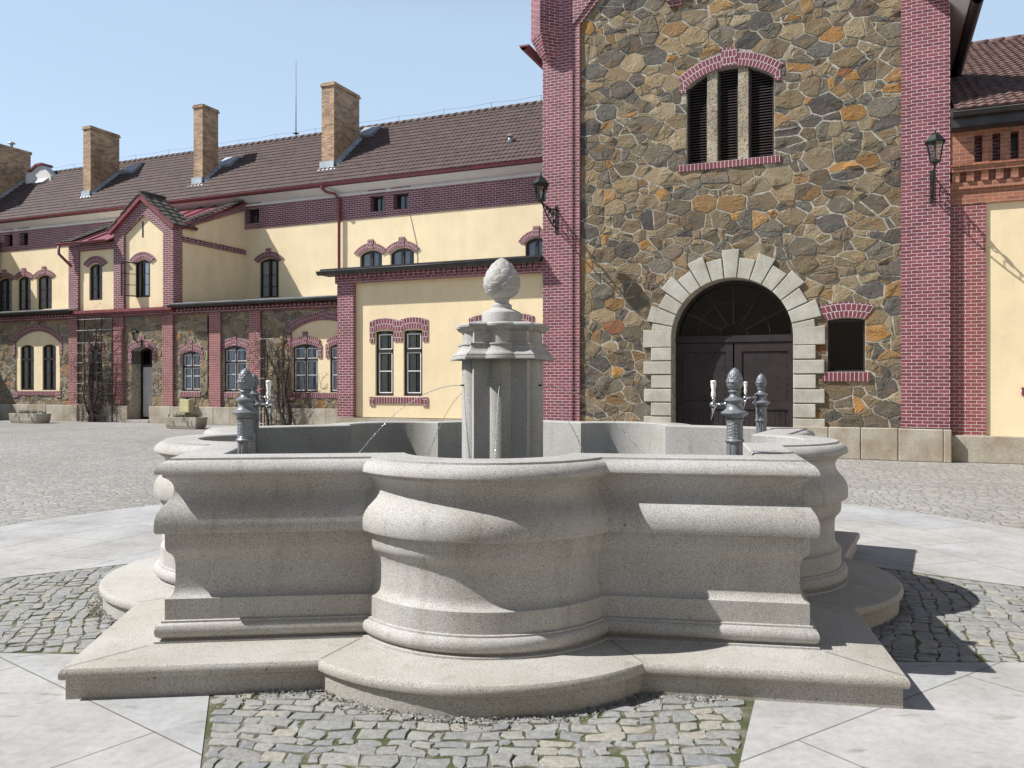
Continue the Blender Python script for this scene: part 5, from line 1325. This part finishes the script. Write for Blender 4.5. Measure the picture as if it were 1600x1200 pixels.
while s < ml1: pts.append((s, TRi, zRi + .34)); mb.tube([(s, TRi, zRi), (s, TRi, zRi + .35)], .011, 4); s += 2.35
for a, b in zip(pts, pts[1:]): mb.tube([a, ((a[0] + b[0]) / 2, a[1], a[2] - .05), b], .005, 4)
B.part('lightning_conductor', mb, 'gutter_dark', roof)
mb = MB(); a = (fs(504, TE), fz(504, 291, TE)); s2 = fs(530, TM - .12)
mb.tube([(a[0], TE, zE_ - .06), (a[0], TE, zE_ - .22), (a[0] + .15, TE + .05, zE_ - .34), (s2 - .12, TM - .25, fz(527, 303, TM - .2)), (s2, TM - .13, fz(530, 312, TM - .13)), (s2, TM - .13, 5.0)], .062, 12); mb.lathe([(.11, zE_ - .08), (.10, zE_ - .16), (.065, zE_ - .24)], a[0], TE, 12)
B.part('downpipe', mb, 'gutter_red')
mb = MB(); p = [px(640, 332, TM - .01), px(652, 385, TM - .01), px(652.5, 430, TM - .01)]; mb.tube([(q[0], TM - .015, q[1]) for q in p], .010, 4); B.part('cable', mb, 'gutter_dark')

# ------------------------------------------------------------------ gabled bay
bs0, bs1 = fs(107, TWP), fs(270.5, TWP); gs0 = fs(177.5, TWP)
B = Bld('gabled_bay', 'two-storey yellow bay with steep brick gable and an open casement window', 'building', (bs0 + bs1) / 2, TW)
zlo = gz - .02; zsh = fz(140, 380, TWP); zgp = fz(221.5, 304, TWP); gsc = (gs0 + bs1) / 2
# inner yellow outline
iL, iR = fs(193, TWP), fs(254.5, TWP); ish = fz(193, 367, TWP); ipk = fz(223, 335, TWP); isc = (iL + iR) / 2
oz = fz(177.5, 356, TWP)
bw = [(139.5, 160, 469, 417, 412), (212, 234.5, 464.5, 411, 406)]
BW = [(fs(a, TW), fs(b, TW), fz((a + b) / 2, c, TW), fz((a + b) / 2, d, TW), fz((a + b) / 2, e, TW)) for a, b, c, d, e in bw]
mb = MB(); mb.wall([(bs0 + .02, zlo), (bs1 - .02, zlo), (bs1 - .02, oz), (gsc, zgp - .3), (gs0 + .02, oz), (gs0 + .02, zsh), (bs0 + .02, zsh)], [arch(*w, 8) for w in BW], TW, .4); B.part('plaster_wall', mb, 'plaster')
mb = MB(); mb.box(bs0, fs(121.5, TWP), TWP, TWP + .3, zlo, zsh - .02)
mb.wall([(gs0, zlo), (iL, zlo), (iL, ish), (isc, ipk), (iR, ish), (iR, zlo), (bs1, zlo), (bs1, oz), (gsc, zgp - .1), (gs0, oz)], [], TWP, .3)
mb.box(bs0 + .3, gs0 - .02, TWP + .02, TWP + .2, zsh - .30, zsh - .04)
mb.box(bs1 - .25, bs1, TWP + .3, TWP + .5, zlo, oz)
B.part('brick_frame', mb, 'brick_far')
mb = MB(); zm1 = fz(385, 318, TM); 
mb.add([(bs1 - .03, TWP + .5, zlo), (bs1 - .03, TM, zlo), (bs1 - .03, TM, zm1 - .15), (bs1 - .03, TWP + .5, oz - .05)], [(0, 1, 2, 3)])
mb.add([(bs0 + .03, TWP + .3, zlo), (bs0 + .03, TM, zlo), (bs0 + .03, TM, zm1 - .15), (bs0 + .03, TWP + .3, zsh)], [(3, 2, 1, 0)]); B.part('side_wall', mb, 'plaster')
mb = MB(); zst = fz(286, 377, TWP + .5); mb.box(bs1 - .03, bs1 + .05, TWP + .45, TM - .02, zst - .02, zst + .17)
n = 16
for i in range(n): mb.box(bs1 - .03, bs1 + .09, TWP + .5 + (TM - TWP - .6) * i / n, TWP + .5 + (TM - TWP - .6) * (i + .55) / n, zst - .0, zst + .2)
mb.add([(bs1 + x, T, z) for x in (-.03, .06) for (T, z) in ((TWP + .2, oz - .32), (TM - .02, zm1 - .32), (TM - .02, zm1 - .02), (TWP + .2, oz - .02))], [(4, 5, 6, 7), (0, 4, 7, 3), (0, 1, 5, 4), (3, 7, 6, 2)]); B.part('string_course', mb, 'brick_far')
# roofs
mb = MB(); 
m_s = (zm1 - zsh) / (TM - TWP + .3); Tg = TWP + .55
slope_slab(mb, bs0 - .12, gs0 - .003, TWP - .30, zsh + .02, TM - .01, zm1 + .06, .07); slope_slab(mb, gs0 - .003, bs1 + .16, Tg, zsh + .02 + m_s * (Tg - TWP + .3), TM - .01, zm1 + .06, .07)
for s in (bs0 + .9, bs0 + 1.5, gs0 + .9, bs1 - .9, bs1 - 1.6):
    Tq = TWP - .28 if s < gs0 else Tg
    mb.bar((s, Tq, zsh + .05 + m_s * (Tq - TWP + .3)), (s, TM - .05, zm1 + .09), .03, .05)
B.part('sheet_roof', mb, 'redsheet')
mb = MB(); tiles(mb, bs0 - .12, bs0 + .55, TWP - .30, zsh + .06, TM - .05, zm1 + .12, .2, .33, .03, .04); tiles(mb, bs1 - .42, bs1 + .18, TWP + .9, zsh + .06 + (zm1 - zsh) * .33, TM - .05, zm1 + .12, .2, .33, .03, .04); B.part('verge_tiles', mb, 'roof_dark')
mb = MB(); Tb = TWP - .16; T2 = TWP + 1.15; dsl = (zgp - oz) / (gsc - gs0)
for sg in (-1, 1):
    e = gsc + sg * ((gsc - gs0) + .16); ez2 = zgp - dsl * ((gsc - gs0) + .16)
    vs = [(gsc, Tb, zgp), (e, Tb, ez2), (e, T2, ez2), (gsc, T2, zgp)]; vs = vs + [(x, y, z - .08) for x, y, z in vs]
    mb.add(vs, [(0, 1, 2, 3), (7, 6, 5, 4), (0, 4, 5, 1), (1, 5, 6, 2), (2, 6, 7, 3)])
B.part('gable_roof', mb, 'gutter_red')
mb = MB()
for sg in (-1, 1):
    L_ = (gsc - gs0) + .2; nr = 7
    for i in range(nr):
        a, b = i / nr, (i + 1.12) / nr; 
        nT = 8; vs = []
        for q in (b, a):
            for j in range(nT + 1):
                T = Tb - .02 + (T2 - Tb) * j / nT; x = gsc + sg * L_ * q; z = zgp + .03 - dsl * L_ * q + (.07 if q == b else .02) + .025 * math.sin(j * 2.1 + i); vs.append((x, T + random.uniform(-.01, .01), z))
        mb.add(vs, [(j, j + 1, nT + 1 + j + 1, nT + 1 + j) for j in range(nT)])
        mb.add([v for v in vs[:nT + 1]] + [(v[0], v[1], v[2] - .07) for v in vs[:nT + 1]], [(j, j + 1, nT + 1 + j + 1, nT + 1 + j) for j in range(nT)])
        v0 = vs[0]; v1 = vs[nT + 1]; mb.add([v0, v1, (v1[0], v1[1], v1[2] - .06), (v0[0], v0[1], v0[2] - .06)], [(0, 1, 2, 3)])
mb.tube([(gsc, Tb - .02, zgp + .06), (gsc, T2, zgp + .06)], .11, 8); B.part('gable_tiles', mb, 'roof_dark')
mb = MB()
for sg in (-1, 1):
    e = gsc + sg * ((gsc - gs0) + .15); mb.bar((gsc, Tb + .08, zgp - .13), (e, Tb + .08, zgp - dsl * ((gsc - gs0) + .15) - .13), .16, .16, up=Vector((0, 1, 0)))
B.part('verge_board', mb, 'gutter_red')
mb = MB(); gutter(mb, bs0 - .25, gs0 - .02, TWP - .36, zsh + .0, .085)
x = fs(99, TWP - .3); mb.tube([(bs0 - .14, TWP - .36, zsh - .04), (bs0 - .14, TWP - .36, zsh - .42), (bs0 + .3, TWP - .10, zsh - .95)], .06, 10); mb.tube([(bs0 - .5, TW + 2.2, zlo + .14), (bs0 + .0, TW + .4, zlo + .5)], .05, 8); B.part('gutter', mb, 'gutter_red')
for i, l in enumerate(BW):
    if i == 0: window(B, TW, *l, bars=[l[2] + (l[4] - l[2]) * k for k in (.32, .64)], rec=.06, fwid=.075)
    mb = MB(); arch_band(mb, l[0] - .04, l[1] + .04, l[3], l[4] + .03, .30, TW - .05, TW + .05, n=14, flare=.12); B.part('window_arch', mb, 'soldier')
    if i == 1:      # open casement
        a, b, zb, zs, zc = l; fr = window(B, TW, *l, mull=0, bars=(), rec=.06, fwid=.06, glass=False, inner=False)
        mb = MB(); cm = (a + b) / 2; fw_ = .05
        def leaf(mb, p0, p1):     # frame between two plan points
            d = (Vector(p1) - Vector(p0)); z0_, z1_ = zb + .06, zs + .02
            for t in (0, 1):
                q = Vector(p0) + d * t; mb.bar((q.x, q.y, z0_), (q.x, q.y, z1_), .05)
            for k in (0, .33, .66, 1):
                z = z0_ + (z1_ - z0_) * k; mb.bar((p0[0], p0[1], z), (p1[0], p1[1], z), .045 if k in (0, 1) else .025)
        leaf(mb, (b - .07, TW + .06), (cm + .05, TW + .03)); leaf(mb, (a + .05, TW + .02), (a - .22, TW - .52)); leaf(mb, (a + .08, TW + .30), (a + .22, TW + .12))
        lf = B.part('casement', mb, 'frame', fr)
        mb = MB(); mb.add([(b - .07, TW + .07, zb + .06), (cm + .05, TW + .04, zb + .06), (cm + .05, TW + .04, zs), (b - .07, TW + .07, zs)], [(0, 1, 2, 3)])
        mb.add([(a + .05, TW + .02, zb + .06), (a - .22, TW - .52, zb + .06), (a - .22, TW - .52, zs), (a + .05, TW + .02, zs)], [(0, 1, 2, 3)]); B.part('pane', mb, 'glass', fr)
        mb = MB(); mb.box(a + .02, a + .30, TW + .35, TW + .38, zb, zc - .05); B.part('reveal', mb, 'jamb', fr); mb = MB(); mb.box(a - .1, b + .1, TW + .4, TW + .43, zb - .1, zc + .1); B.part('dark_backing', mb, 'dark_backing', fr)
mb = MB(); sx = fs(223.3, TW); mb.box(sx - .045, sx + .045, TW - .006, TW + .02, fz(223, 371, TW), fz(223, 346, TW)); B.part('slit_vent', mb, 'gutter_dark')

# ------------------------------------------------------------------ side wing outside the frame on the left (it throws the slanting shadow)
sw = -42.3
mb = MB(); B2 = Bld('side_wing', 'yellow side wing closing the yard on the left', 'building', sw - 4, 20)
mb.box(sw - 8, sw, 11, 29.6, 0, 8.9); B2.part('plaster_wall', mb, 'plaster')
mb = MB(); mb.box(sw - 8.3, sw + .25, 10.8, 29.6, 8.9, 9.1); B2.part('roof', mb, 'roof')
# unseen ranges added behind and beside the viewer to cut the sky fill
B3 = Bld('fill_block_rear', 'unseen yellow range added behind the viewer to cut fill light', 'building', 0, -14); mb = MB()
mb.box(-45, 40, -24, -13, 0, 9.5); B3.part('plaster_wall', mb, 'plaster'); mb = MB(); mb.box(-45.3, 40.3, -24.3, -12.6, 9.5, 9.8); B3.part('roof', mb, 'roof')
B4 = Bld('fill_block_right', 'unseen yellow range added on the right to cut fill light', 'building', 22, 0); mb = MB()
mb.box(22, 30, -12.9, 18, 0, 9.0); B4.part('plaster_wall', mb, 'plaster'); mb = MB(); mb.box(21.7, 30.3, -12.3, 18, 9, 9.3); B4.part('roof', mb, 'roof')
# ------------------------------------------------------------------ lanterns
def lantern(label, s, T, z, arm, sc, n=6):
    t = thing('wall_lantern', label, 'lantern', fw(s, T, z), -FA, 'black wall lanterns'); y = -arm
    mb = MB(); k = sc
    ring = lambda r, zz, m_=n: [(r * math.cos(2 * math.pi * (j + .5) / m_), y + r * math.sin(2 * math.pi * (j + .5) / m_), zz) for j in range(m_)]
    mb.loft([ring(.02 * k, -.04 * k), ring(.10 * k, -.02 * k), ring(.105 * k, .02 * k), ring(.09 * k, .025 * k)])
    for j in range(n):
        a, b = Vector(ring(.098 * k, .02 * k)[j]), Vector(ring(.165 * k, .36 * k)[j]); mb.bar(a, b, .016 * k)
        a2, b2 = Vector(ring(.165 * k, .36 * k)[j]), Vector(ring(.165 * k, .36 * k)[(j + 1) % n]); mb.bar(a2, b2, .022 * k)
    frame = mb.build('lantern_frame', M['iron'], t)
    mb = MB(); mb.loft([ring(.092 * k, .025 * k), ring(.158 * k, .355 * k)]); mb.build('glazing', M['lampglass'], t)
    mb = MB(); mb.loft([ring(.02 * k, .02 * k), ring(.022 * k, .12 * k)]); mb.loft([ring(.03 * k, .12 * k), ring(.04 * k, .17 * k), ring(.02 * k, .23 * k)], smooth=True); mb.build('bulb', M['frame_white'], t)
    mb = MB(); mb.loft([ring(.16 * k, .355 * k), ring(.205 * k, .36 * k), ring(.205 * k, .375 * k), ring(.17 * k, .40 * k), ring(.10 * k, .49 * k), ring(.05 * k, .52 * k), ring(.055 * k, .535 * k), ring(.03 * k, .55 * k), ring(.012 * k, .57 * k), ring(.02 * k, .60 * k), ring(.002 * k, .65 * k)]); mb.build('lantern_roof', M['iron'], t)
    mb = MB(); h = .48 * min(1, arm) if arm > .5 else .2
    mb.box(-.03 * k, .03 * k, -.03, 0, -h - .12 * k, .06 * k)
    L_ = [(0, -.02 - (arm - .02) * i / 12, -.08 * k * math.sin(math.pi * i / 12) - .02 * (i < 12) + .0) for i in range(13)]
    mb.tube(L_, .018 * k, 8); mb.tube([(0, y, -.06 * k), (0, y, .0)], .03 * k, 8)
    lo = [(0, -.02 - (arm * .92) * (i / 12), -h + (h - .06) * (i / 12) ** 1.7) for i in range(13)]; mb.tube(lo, .016 * k, 8)
    for c, r0 in (((-.22, -.17), .11), ((-.42, -.14), .085), ((-.60, -.10), .06), ((-.17, -.36), .06)):
        if arm < .5: c = (c[0] * arm, c[1] * .35); r0 *= arm
        pts = [(0, c[0] * arm + r0 * (1 - i / 26) * math.cos(i * .55), c[1] + r0 * (1 - i / 26) * math.sin(i * .55)) for i in range(22)]; mb.tube(pts, .011 * k, 6)
    for i in range(0, 12, 2):
        a, b = L_[i + 1], lo[i + 1]; mb.tube([a, (.02 * (-1) ** i, (a[1] + b[1]) / 2 + .03, (a[2] + b[2]) / 2), b], .009 * k, 5)
    mb.build('bracket', M['iron'], t)
    return t
lantern('black wall lantern on an openwork bracket at the left brick pier of the gatehouse', fs(869, TP), TP - .001, 5.90, 1.02, 1.02)
lantern('black wall lantern on the right brick pier of the gatehouse, with its bracket seen end-on', fs(1455.5, TP), TP - .001, 5.93, 1.02, 1.02)
lantern('small black lantern above the open door of the stone wing', fs(223, TW), TW - .04, fz(218, 531, TW - .3), .34, .78)

# ------------------------------------------------------------------ trellises and climbers
def trellis(label, T, posts, rungs, yt, yb, diag=False):
    ss = [fs(u, T) for u in posts]; um = sum(posts) / len(posts); zt, zb = fz(um, yt, T), fz(um, yb, T)
    t = thing('trellis', label, 'trellis', fw((ss[0] + ss[-1]) / 2, T, 0), -FA); b = ((ss[0] + ss[-1]) / 2, T, 0)
    mb = MB()
    for i, s in enumerate(ss):
        w = .055 if i in (0, len(ss) - 1) else .03; mb.box(s - w / 2, s + w / 2, T - .02, T + .02, 0 if i in (0, len(ss) - 1) else zb, zt + random.uniform(-.1, .12))
    for s in (ss[0], ss[-1]):
        for z in (zt - .3, zb + .8): mb.tube([(s, T, z), (s, TW - .02, z)], .01, 5)
    mb.build('upright', M['rust'], t, b)
    for y in rungs:
        z = fz(um, y, T); mb = MB(); mb.tube([(ss[0] - .05, T - .025, z + random.uniform(-.015, .015)), (ss[-1] + .05, T - .025, z + random.uniform(-.015, .015))], .013, 6); mb.build('rung', M['rod'], t, b)
    return t
trellis('tall rusty trellis with pale rungs in front of the window left of the open door', 25.30, (121.5, 131.5, 158, 175), (499, 516, 536, 552, 567, 583, 599, 615, 632), 497, 634)
trellis('ladder-like rusty trellis leaning on the wall between the two white-barred windows', 25.28, (408, 413.5, 443), (529, 560, 577, 591, 608, 625, 644, 662), 515, 668)
def vine(name, label, base, T, trunks, nbr, smin, smax, zmax, seed, dens=1):
    rnd = random.Random(seed); mb = MB(); tw = MB(); sb = base
    t = thing(name, label, 'climbing plant', fw(sb, T, 0), -FA); b = (sb, T, 0); nodes = []
    for (s_off, s_top, ztop, r0, ph) in trunks:
        pts, rs = [], []
        n = 26
        for i in range(n + 1):
            f = i / n; s = sb + s_off + (s_top - s_off) * f + .09 * math.sin(f * 9 + ph) * (1 - f * .4); y = T + .07 * math.cos(f * 8 + ph); z = ztop * f
            pts.append((s, y, z)); rs.append(max(.008, r0 * (1 - f) ** .8 + .006)); nodes.append((Vector(pts[-1]), rs[-1]))
        mb.tube(pts, rs, 7)
    mb.build('trunk', M['bark'], t, b)
    for k in range(nbr):
        p, r = rnd.choice(nodes[3:]); p = p.copy(); d = Vector((rnd.choice((-1, 1)) * rnd.uniform(.3, 1), rnd.uniform(-.25, .1), rnd.uniform(-.5, 1))).normalized()
        pts = [p.copy()]; st = rnd.uniform(.06, .13)
        for i in range(rnd.randint(5, 15)):
            d = (d + Vector((rnd.gauss(0, .38), rnd.gauss(0, .18), rnd.gauss(.02, .34)))).normalized(); q = pts[-1] + d * st
            q.y = min(max(q.y, T - .22), T + .12); q.x = min(max(q.x, smin), smax); q.z = min(max(q.z, .08), zmax); pts.append(q)
        rr = min(r * .6, rnd.uniform(.005, .014)); m_ = len(pts); tw.tube(pts, [rr * (1 - .75 * i / m_) for i in range(m_)], 4, cap=False)
        nodes.append((pts[len(pts) // 2], rr))
        for q in pts[2::3]:
            for _ in range(1):
                e = q + Vector((rnd.gauss(0, .1), rnd.gauss(0, .05), rnd.gauss(.02, .1))); tw.tube([q, (q + e) / 2 + Vector((0, 0, .015)), e], [.004, .003, .001], 3, cap=False)
    tw.build('twigs', M['bark'], t, b)
    return t
b0 = fs(142, 25.2)
vine('climbing_shrub', 'leafless climbing shrub with thick twisted trunk on the tall trellis left of the door', b0, 25.2, [(-.15, .25, 4.3, .075, 0), (.18, -.05, 4.0, .085, 2), (.0, .75, 3.2, .05, 4), (-.1, -.62, 3.0, .045, 1), (.15, .9, 1.6, .035, 3)], 520, fs(106, 25.2), fs(186, 25.2), fz(142, 470, 25.2), 3)
b0 = fs(446, 25.15)
vine('climbing_shrub', 'leafless climber with bare twigs on the ladder-like trellis between the white-barred windows', b0, 25.15, [(.1, .05, 2.9, .085, 0), (.0, -.85, 3.1, .05, 2), (-.9, -.95, 3.4, .04, 1)], 260, fs(396, 25.15), fs(456, 25.15), fz(425, 518, 25.15), 8)

# ------------------------------------------------------------------ planters
def planter(label, u0, u1, vb, depth, hh, round_end, seed, u0b=None, yaw=-12):
    rnd = random.Random(seed); Y = FPX * CH / (vb - CY); X0 = (u0 - CX) / FPX * Y; X1 = (u1 - CX) / FPX * Y; L_ = (X1 - X0) / math.cos(R(yaw))
    t = thing('stone_planter', label, 'planter', (X0, Y, 0), R(yaw), 'granite troughs before the stone wing'); mb = MB()
    def outl(off, z):
        p = [(off + .02, off), (L_ - off, off)]
        if round_end:
            for i in range(1, 8):
                a = -math.pi / 2 + math.pi * i / 8; p.append((L_ - off + (.32) * math.cos(a) * 1.0, depth / 2 + (depth / 2 - off) * math.sin(a)))
        p += [(L_ - off, depth - off), (off + .02, depth - off)]
        return [(x + (.05 * (1 - z / hh) * (1 if x < L_ / 2 else -1)), y + (.03 * (1 - z / hh)) * (1 if y < depth / 2 else -1), z + rnd.uniform(-.006, .006)) for x, y in p]
    n = len(outl(0, 0))
    mb.loft([outl(.02, 0.01), outl(0, hh * .3), outl(0, hh * .7), outl(0, hh), outl(.07, hh + .002), outl(.08, hh - .07)])
    mb.build('trough', M['trough'], t, bevel=.012)
    s = MB(); s.add(outl(.06, hh - .05), [tuple(range(n))]); s.build('soil', M['soil'], t)
    lf = MB(); tw = MB()
    for k in range(70):
        cx_, cy_ = rnd.uniform(.08, L_ - .05), rnd.uniform(.06, depth - .05); zz = hh - .03; h = rnd.uniform(.04, .17)
        tip = Vector((cx_ + rnd.gauss(0, .09), cy_ + rnd.gauss(0, .05), zz + h)); tw.tube([(cx_, cy_, zz), tip], [.004, .002], 3, cap=False)
        for q in range(12):
            p = Vector((cx_, cy_, zz)).lerp(tip, rnd.uniform(.2, 1.05)); d1 = Vector((rnd.gauss(0, 1), rnd.gauss(0, 1), rnd.gauss(.3, .8))).normalized() * rnd.uniform(.02, .045); d2 = d1.cross(Vector((rnd.gauss(0, 1), rnd.gauss(0, 1), rnd.gauss(0, 1)))).normalized() * rnd.uniform(.008, .016)
            lf.add([p, p + d1 * .5 + d2, p + d1, p + d1 * .5 - d2], [(0, 1, 2, 3)])
    for k in range(5):      # trailing shoots over the rim
        x = rnd.uniform(.2, L_ - .1); tw.tube([(x, .05, hh), (x + .03, -.02, hh + .02), (x + .05, -.035, hh - .08), (x + .03, -.04, hh - .16)], .004, 3)
        for q in range(8): p = Vector((x + .04, -.04, hh - .02 * q)); lf.add([p, p + Vector((.02, -.01, .01)), p + Vector((.03, -.01, -.02)), p + Vector((.005, -.005, -.02))], [(0, 1, 2, 3)])
    lf.build('foliage', M['leaf'], t); tw.build('stems', M['leafdry'], t)
planter('weathered granite trough with a rounded end and low greenery, far left by the blind arch', 12.5, 63, 661, .75, .40, True, 1, yaw=-20)
planter('weathered granite trough with trailing greenery in front of the ochre meter box', 256, 314, 670, .62, .42, False, 2, yaw=-19)
# meter box
s_ = fs(286, 25.32); e_ = fs(301, 25.32); zz0, zz1 = fz(293, 644.5, 25.3), fz(293, 624, 25.3)
t = thing('meter_box', 'small ochre metal box on a leg against the wall under the white-barred window', 'meter box', fw((s_ + e_) / 2, 25.32, 0), -FA); b = ((s_ + e_) / 2, 25.32, 0)
mb = MB(); mb.box(s_, e_, 25.14, 25.38, zz0, zz1); mb.box(s_ + .02, e_ - .02, 25.125, 25.14, zz0 + .02, zz1 - .02); mb.build('cabinet', M['box'], t, b, bevel=.006)
mb = MB(); mb.box((s_ + e_) / 2 - .05, (s_ + e_) / 2 + .05, 25.25, 25.32, 0, zz0); mb.box((s_ + e_) / 2 - .04, (s_ + e_) / 2 + .04, 25.2, 25.3, zz1, zz1 + .09); mb.build('leg', M['gutter_dark'], t, b)
# conduit beside the pier
mb = MB(); a = fs(325, TW - .05); z_ = fz(325, 617, TW); mb.tube([(a, TW - .05, fz(325, 495, TW)), (a, TW - .05, z_ + .2), (a - .12, TW - .05, z_), (a - .35, TW - .05, z_ - .04)], .028, 8)
o = mb.build('wall_conduit', M['rust'], None, (a, TW, 0)); o.location = fw(a, TW); o.rotation_euler = (0, 0, -FA); tag(o, 'thin dark red pipe running down beside the brick pier above the meter box', 'pipe')
